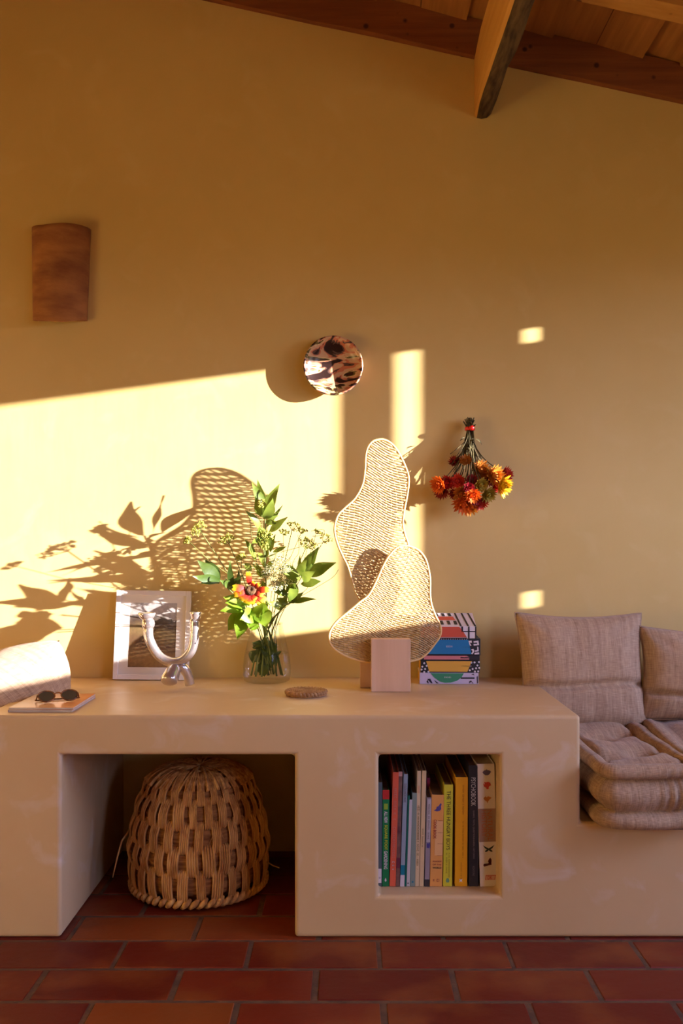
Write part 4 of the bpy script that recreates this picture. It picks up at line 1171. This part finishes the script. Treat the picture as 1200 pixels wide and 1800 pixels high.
# inner dark body
bm = bmesh.new(); lathe(bm, [(.13,.012),(.160,.05),(.163,.11),(.150,.17),(.134,.23),(.108,.285),(.09,.312),(0,.318)], 48)
obj('inner_shell', bm, M['coil'], bs)
# crown
bm = bmesh.new()
for k in range(46):
    a_ = 2*math.pi*k/46+rnd.uniform(-.04,.04)
    pts = []
    tw = rnd.uniform(-.25,.25)
    for q in range(9):
        t = q/8; rad = .006+.138*t; zz = .322+.006*math.sin(t*3)-.030*t**4+rnd.uniform(-.001,.001)
        pts.append((rad*math.cos(a_+tw*(1-t)), rad*math.sin(a_+tw*(1-t)), zz))
    tube(bm, pts, .0055*rnd.uniform(.7,1.1), 5, mi=0, flat_=.5)
for R0 in (.03,.06,.09,.115): torus_row(bm, R0, .318-.02*(R0/.13)**3, .009, 48, 8, mi=0)
obj('crown', bm, M['straw'], bs)
# braided rim on the floor
bm = bmesh.new(); nb = 54
for k in range(nb):
    a_ = 2*math.pi*k/nb
    pts = []
    for q in range(5):
        t = q/4; aa = a_+.16*(t-.35); rad = .170-.006*math.cos(t*3)+.010*math.sin(t*math.pi); zz = .004+.028*t
        pts.append((rad*math.cos(aa), rad*math.sin(aa), max(.006, zz)))
    tube(bm, pts, [.004,.0072,.0082,.0072,.004], 6)
for v_ in bm.verts: v_.co.z = max(v_.co.z, 0)
obj('braided_rim', bm, M['straw'], bs)
def straw(pts, rr):
    bm = bmesh.new(); tube(bm, pts, rr, 5, flat_=.5); obj('loose_straw', bm, M['straw'], bs, True)
straw([(-.172,-.055,.17),(-.190,-.075,.145),(-.198,-.085,.11),(-.210,-.09,.055)], [.0034,.003,.0026,.0015])
straw([(.185,-.03,.075),(.203,-.045,.070),(.22,-.05,.066)], [.0022,.002,.0012])
for k in range(5):
    a_ = R(rnd.uniform(-150,-30)); z = rnd.uniform(.08,.27); r1_ = prof_r(z)+.008
    p = Vector((r1_*math.cos(a_), r1_*math.sin(a_), z))
    straw([p, p+Vector((rnd.uniform(-.006,.006), -.006, -.02)), p+Vector((rnd.uniform(-.01,.01), -.008, -.04))], [.0016,.0014,.0008])
# ================================================================== vase and bouquet
vx, vy = (469-611)*2.655/FP, 2.655
va = thing('glass_vase', 'clear tapered glass vase half filled with water, holding the bouquet', 'vase', (vx, vy, CZ+.0005))
outp = [(0,0),(.058,0),(.066,.004),(.069,.02),(.069,.045),(.066,.075),(.058,.11),(.050,.14),(.046,.160),(.0465,.170)]
inp = [(.0445,.170),(.044,.160),(.048,.14),(.056,.11),(.064,.075),(.067,.045),(.067,.02),(.060,.009),(0,.008)]
bm = bmesh.new(); lathe(bm, outp[3:]+[(.0455,.171),(.0440,.169),(.0440,.166)], 56); lathe(bm, [(0,0),(.058,0),(.066,.004),(.069,.02)], 56); obj('glass_body', bm, M['glass'], va)
bm = bmesh.new(); lathe(bm, [(.0618,.0815),(.0612,.084),(.0600,.0832),(0,.0832)], 56); obj('water', bm, M['water'], va)
mouth = Vector((vx, vy, CZ+.165))
def stem_path(e_, lean=(0,0), bottom=None):
    e_ = Vector(e_)
    b0 = bottom or Vector((vx+rnd.uniform(-.035,.035), vy+rnd.uniform(-.035,.03), CZ+rnd.uniform(.016,.03)))
    mo = mouth+Vector((max(-.03, min(.03, (e_.x-mouth.x)*.22)), max(-.03, min(.02, (e_.y-mouth.y)*.22)), 0))
    return [b0, b0.lerp(mo, .5), mo, mo.lerp(e_, .5)+Vector((0,0,.012)), e_]
c6 = lambda x, y, yy: P(330+x/4.286, 840+y/4.286, yy)
d6 = lambda x, y, yy: P(380+x/7.83, 980+y/7.83, yy)
def branch(label, stems, leaves, lm, r=.002, cat='leafy branch', name='leafy_branch', auto=0):
    r_ = thing(name, label, cat, (vx, vy, CZ+.02)); o_ = Vector(r_.location)
    bm = bmesh.new()
    for st in stems:
        pts = smooth_loop(st, 5, False); tube(bm, [p-o_ for p in pts], [r*(1.15-.6*i/len(pts)) for i in range(len(pts))], 7)
    obj('stem', bm, M['stem'], r_, True)
    bm = bmesh.new()
    for (b0, t0, w_, nr) in leaves: leaf_blade(bm, Vector(b0)-o_, Vector(t0)-o_, w_*1.28, nr, rnd.uniform(-.06,.14), n=9, fold=rnd.uniform(.1,.4))
    for st in (stems if auto else []):
        pts = smooth_loop(st, 6, False)
        for k in range(auto):
            p_ = pts[int(len(pts)*rnd.uniform(.55, .97))]
            q_ = p_+Vector((rnd.uniform(-.05,.05), rnd.uniform(-.04,.02), rnd.uniform(.0,.055)))
            leaf_blade(bm, p_-o_, q_-o_, rnd.uniform(.010,.020), rn(), rnd.uniform(-.06,.14), n=8, fold=rnd.uniform(.1,.4))
    obj('foliage', bm, lm, r_)
    return r_
def rn(): return (rnd.uniform(-.5,.5), -1, rnd.uniform(-.1,.7))
top = c6(582, 300, 2.60)
lv = [((580,302,2.60),(478,28,2.60),.024),((580,290,2.61),(525,14,2.63),.022),((585,300,2.60),(690,45,2.58),.026),((580,305,2.595),(508,140,2.56),.022),((578,310,2.595),(640,150,2.54),.026),((580,300,2.62),(600,120,2.67),.024),
      ((545,392,2.61),(430,245,2.57),.019),((610,412,2.61),(752,294,2.58),.018),((590,375,2.61),(716,204,2.66),.009),((512,625,2.62),(424,458,2.56),.018),((570,545,2.60),(535,365,2.55),.022),((575,548,2.60),(625,400,2.56),.024),
      ((572,540,2.61),(580,385,2.66),.022),((620,560,2.62),(660,425,2.60),.014),((600,690,2.62),(652,618,2.60),.016),((640,560,2.62),(745,515,2.58),.010),((560,470,2.62),(640,520,2.50),.018),((560,470,2.62),(480,500,2.50),.018),((480,700,2.63),(425,640,2.58),.016),((570,640,2.62),(520,560,2.50),.018),((580,600,2.62),(680,560,2.48),.020)]
branch('tall central leafy branch with a tuft of leaves at its top', [stem_path(top, bottom=Vector((vx+.005, vy-.02, CZ+.02)))],
       [(c6(*a_), c6(*b2), w_, rn()) for a_, b2, w_ in lv], M['leaf'], .0026, auto=14)
rt = c6(850, 720, 2.58)
lv = [((850,720,2.58),(985,520,2.55),.026),((860,715,2.58),(935,560,2.54),.02),((880,740,2.58),(1116,638,2.56),.030),((850,800,2.59),(1002,778,2.54),.020),((760,865,2.62),(790,655,2.60),.022),((740,860,2.61),(815,790,2.55),.018),
      ((850,760,2.59),(720,720,2.52),.02),((840,700,2.59),(845,580,2.60),.008),((800,942,2.62),(967,914,2.58),.014),((820,800,2.6),(760,940,2.54),.022),((700,860,2.62),(690,740,2.58),.02),((850,740,2.58),(900,600,2.48),.022),((860,760,2.57),(960,700,2.45),.024)]
branch('leafy branch leaning right out of the vase', [stem_path(rt), [mouth, c6(740,960,2.62), c6(800,942,2.62)]], [(c6(*a_), c6(*b2), w_, rn()) for a_, b2, w_ in lv], M['leaf'], .0022, auto=8)
lt = c6(240, 775, 2.56)
lv = [((242,775,2.56),(70,620,2.53),.028),((242,772,2.56),(130,615,2.58),.026),((245,775,2.56),(36,742,2.50),.022),((240,780,2.56),(95,800,2.52),.030),((300,800,2.57),(240,770,2.5),.018),((330,850,2.58),(318,620,2.55),.014),((380,840,2.59),(385,690,2.57),.013)]
branch('leafy sprig reaching left toward the picture frame', [stem_path(lt)], [(c6(*a_), c6(*b2), w_, rn()) for a_, b2, w_ in lv], M['leaf_dark'], .0018, auto=5)
fl_c = d6(480, 455, 2.50)
lv = [((400,690,2.53),(90,545,2.50),.034),((400,700,2.52),(110,628,2.47),.026),((390,720,2.52),(44,742,2.47),.026),((400,740,2.51),(160,1012,2.47),.040),((440,740,2.50),(290,1132,2.45),.036),((520,740,2.50),(470,990,2.45),.040),((500,690,2.50),(600,830,2.45),.042),((600,700,2.50),(700,965,2.46),.040),((560,700,2.51),(730,720,2.48),.034),((430,660,2.50),(300,570,2.46),.028),((500,760,2.49),(330,860,2.44),.036),((380,750,2.5),(440,920,2.45),.014),((560,900,2.5),(480,1010,2.47),.02)]
branch('cluster of lime green leaves drooping over the front rim of the vase', [stem_path(d6(420,700,2.52)), stem_path(d6(560,720,2.51))], [(d6(*a_), d6(*b2), w_, rn()) for a_, b2, w_ in lv], M['leaf_lime'], .0024)
# submerged and mouth foliage
lv = []
for k in range(20):
    a_ = Vector((vx+rnd.uniform(-.022,.022), vy+rnd.uniform(-.02,.015), CZ+rnd.uniform(.06,.12)))
    b2 = a_+Vector((rnd.uniform(-.026,.030), rnd.uniform(-.022,.016), rnd.uniform(-.05,.03)))
    lv.append((a_, b2, .034, rn()))
branch('bundle of dark leaves and cut stems seen through the glass of the vase', [[Vector((vx+x_, vy+y_, CZ+.018)), Vector((vx+x_*.6, vy+y_*.5, CZ+.09)), Vector((vx-x_*.4+.008, vy-y_*.3, CZ+.19))] for x_, y_ in ((-.045,-.01),(-.036,.012),(-.03,-.03),(-.02,0),(.03,-.02),(.046,-.006),(.04,.012),(-.012,-.035))], lv, M['leaf_dark'], .0024)
# blanket flower
gf = thing('blanket_flower', 'red and orange daisy-like blanket flower with yellow tips in the bouquet', 'flower', (vx, vy, CZ+.02)); go = Vector(gf.location)
bm = bmesh.new(); tube(bm, [p-go for p in smooth_loop(stem_path(fl_c+Vector((0,.02,-.005))), 5, False)], .0018, 7); obj('stem', bm, M['stem'], gf, True)
def petal_mat():
    m = bpy.data.materials.new('fire_petal'); m.use_nodes = True
    nt = m.node_tree; b = nt.nodes['Principled BSDF']; L = nt.links; b.inputs['Roughness'].default_value = .55
    t = nt.nodes.new('ShaderNodeUVMap'); t.uv_map = 'UVMap'; s = nt.nodes.new('ShaderNodeSeparateXYZ'); L.new(t.outputs[0], s.inputs[0])
    n = nt.nodes.new('ShaderNodeTexNoise'); n.inputs['Scale'].default_value = 6
    mm = nt.nodes.new('ShaderNodeMath'); mm.operation = 'MULTIPLY_ADD'; mm.inputs[1].default_value = .25; L.new(t.outputs[0], n.inputs[0]); L.new(n.outputs[0], mm.inputs[0]); L.new(s.outputs['X'], mm.inputs[2])
    r = nt.nodes.new('ShaderNodeValToRGB'); L.new(mm.outputs[0], r.inputs[0]); L.new(r.outputs[0], b.inputs['Base Color']); el = r.color_ramp.elements
    el[0].position = .1; el[0].color = srgb((116,14,20))+(1,); el[1].position = 1; el[1].color = srgb((252,200,20))+(1,)
    for p_, c_ in ((.45,(190,34,20)),(.72,(236,76,20)),(.86,(250,150,20))):
        q = el.new(p_); q.color = srgb(c_)+(1,)
    return m
bm = bmesh.new(); uv = add_uv(bm)
fN = Vector((-.05, -.93, .36)).normalized(); fX = Vector((1,0,0)); fX = (fX-fN*fX.dot(fN)).normalized(); fY = fN.cross(fX)
kf = 2.5/FP/7.83
for (tx, ty, w_) in ((435,190,75),(215,410,85),(235,520,75),(330,590,80),(400,640,90),(475,655,80),(545,640,85),(620,655,75),(690,610,85),(660,520,70),(735,445,75),(600,360,60),(520,330,60),(300,480,70),(560,600,70),(380,610,60)):
    tip = d6(tx, ty, 2.492)-go; cc = fl_c-go; d = (tip-cc); st = cc+d*.30; d2 = tip-st
    s_ = d2.normalized().cross(fN); prev = None
    for k in range(6):
        t = k/5; ww = w_*kf*(.32+.30*math.sin(math.pi*min(1,t*.75+.1)))*(1 if k < 5 else .75)
        c = st+d2*t+fN*(.004*math.sin(math.pi*t)+rnd.uniform(0,.001))
        cur = [bm.verts.new(c+s_*ww-fN*.001), bm.verts.new(c+fN*.0005+ (d2*(-.10) if k == 5 else Vector())), bm.verts.new(c-s_*ww-fN*.001)]
        if prev:
            for q in (0, 1):
                f = bm.faces.new((prev[q], prev[q+1], cur[q+1], cur[q])); f.smooth = True
                for lp in f.loops: lp[uv].uv = (t if lp.vert in cur else t-.2, q*.3+tx*.01)
        prev = cur
obj('petals', bm, petal_mat(), gf, recalc=False)
bm = bmesh.new()
lathe(bm, [(0,.006),(.004,.007),(.008,.009),(.0125,.0075),(.0145,.002),(.013,-.004),(0,-.005)], 30)
for v_ in bm.verts: v_.co *= 1+.10*noise.noise(v_.co*600)
dk = obj('seed_disc', bm, flat('disc_brown', (74,44,28), .9, var=(120,84,40), scale=240, bump=1.0, bscale=400), gf, True)
dk.location = fl_c-go+fN*.002; dk.rotation_euler = fN.to_track_quat('Z','Y').to_euler()
# umbels and airy sprays
def umbel(label, ctr, rad, face, nray=13, nb=9, m='umbel', br=.0021, dens=1.0, extra=()):
    r_ = thing('umbel_spray', label, 'wildflower', (vx, vy, CZ+.02)); o_ = Vector(r_.location)
    ctr = Vector(ctr); face = Vector(face).normalized(); X_ = face.orthogonal().normalized(); Y_ = face.cross(X_)
    bm = bmesh.new(); hub = ctr-face*rad*.9
    pth = smooth_loop(stem_path(hub), 5, False); tube(bm, [p-o_ for p in pth], .0011, 6)
    bb = bmesh.new(); hubs = [(hub, ctr, rad)]
    for (c2, r2) in extra:
        c2 = Vector(c2); st = pth[int(len(pth)*.72)]; tube(bm, [st-o_, st.lerp(c2, .5)+Vector((0,0,-.006))-o_, c2-face*r2*.9-o_], .0008, 5); hubs.append((c2-face*r2*.9, c2, r2))
    for (hb, cc, rd) in hubs:
        for k in range(nray):
            a_ = k*2.399; q = math.sqrt((k+.5)/nray)*rd
            e_ = cc+X_*q*math.cos(a_)+Y_*q*math.sin(a_)-face*(q*q/rd*.45)+Vector((rnd.gauss(0,.001),)*3)
            tube(bm, [hb-o_, hb.lerp(e_, .55)+face*(-.002)-o_, e_-o_], .0005, 4)
            for j in range(nb):
                b3 = e_+Vector((rnd.gauss(0,1), rnd.gauss(0,1), rnd.gauss(0,1)))*rd*.11*dens
                tube(bm, [e_-o_, b3-o_], .0003, 3, cap=False)
                bmesh.ops.create_icosphere(bb, subdivisions=1, radius=br*rnd.uniform(.7,1.25), matrix=Matrix.Translation(b3-o_))
    obj('stems', bm, M['stem'], r_); obj('blossoms', bb, M[m], r_, True)
umbel('pale yellow umbel at the far left of the bouquet', c6(60,365,2.57), .026, (-.5,-.5,.6), extra=[(c6(-10,460,2.53), .013)])
umbel('yellow green umbel in the left middle of the bouquet above the sprig', c6(290,440,2.60), .026, (-.3,-.3,.9), extra=[(c6(390,585,2.58), .016)])
umbel('small pale spray high on the right of the bouquet', c6(800,345,2.61), .024, (.3,-.3,.9), nray=9, nb=6, extra=[(c6(730,395,2.60), .016),(c6(860,390,2.61), .014)])
umbel('dense yellow umbel on the right of the bouquet', c6(915,480,2.58), .025, (.4,-.5,.7), nray=15)
umbel('faint umbel reaching behind the woven sculpture', c6(1050,440,2.66), .024, (.5,-.3,.7), nray=9, nb=6, extra=[(c6(980,400,2.62), .012)])
umbel('cloud of tiny white blossoms in the middle of the bouquet', c6(700,640,2.57), .034, (.1,-.7,.6), nray=22, nb=12, m='umbel_white', br=.0013, dens=1.6, extra=[(c6(740,740,2.56), .024),(c6(610,700,2.58), .022),(c6(660,800,2.56), .018)])
umbel('green yellow bud cluster on the central branch', c6(575,440,2.55), .020, (0,-.9,.4), nray=16, nb=10, br=.0018, extra=[(c6(550,190,2.55), .013),(c6(575,510,2.55), .012)])
gr_ = thing('grass_strands', 'thin curved grass strands arching right out of the vase', 'grass', (vx, vy, CZ+.02)); o_ = Vector(gr_.location)
bm = bmesh.new()
for pts in ([(780,940,2.62),(960,830,2.6),(1090,750,2.58),(1135,690,2.57)],[(820,900,2.62),(900,830,2.6),(895,760,2.58)],[(700,900,2.62),(790,640,2.60),(835,560,2.6),(830,430,2.6)],[(640,800,2.62),(650,620,2.6),(690,520,2.6)],[(560,800,2.62),(500,560,2.6),(468,330,2.6),(465,230,2.6)],[(860,660,2.6),(890,570,2.6),(900,500,2.6)],[(700,560,2.6),(850,520,2.58),(1010,490,2.6),(1080,450,2.6)],[(940,440,2.6),(1015,430,2.59),(1020,390,2.59),(930,400,2.58)]):
    w_ = [c6(*p)-o_ for p in pts]; tube(bm, smooth_loop([mouth-o_]+w_ if pts[0][1] > 780 else w_, 5, False), .0007, 5)
obj('strands', bm, M['stem'], gr_)

# printing belongs to the cover it is printed on, the glass to the picture frame
for t in [o for o in COL.objects if o.parent is None and o.name.startswith(('book', 'patterned_book'))]:
    cov = [c for c in t.children if c.name.startswith('cover')][0]
    for c in t.children:
        if not c.name.startswith(('cover', 'pages', 'fore_edge')): c.parent = cov
fo = [c for c in fr.children if c.name.startswith('frame')][0]
for c in fr.children:
    if c.name.startswith('glass'): c.parent = fo
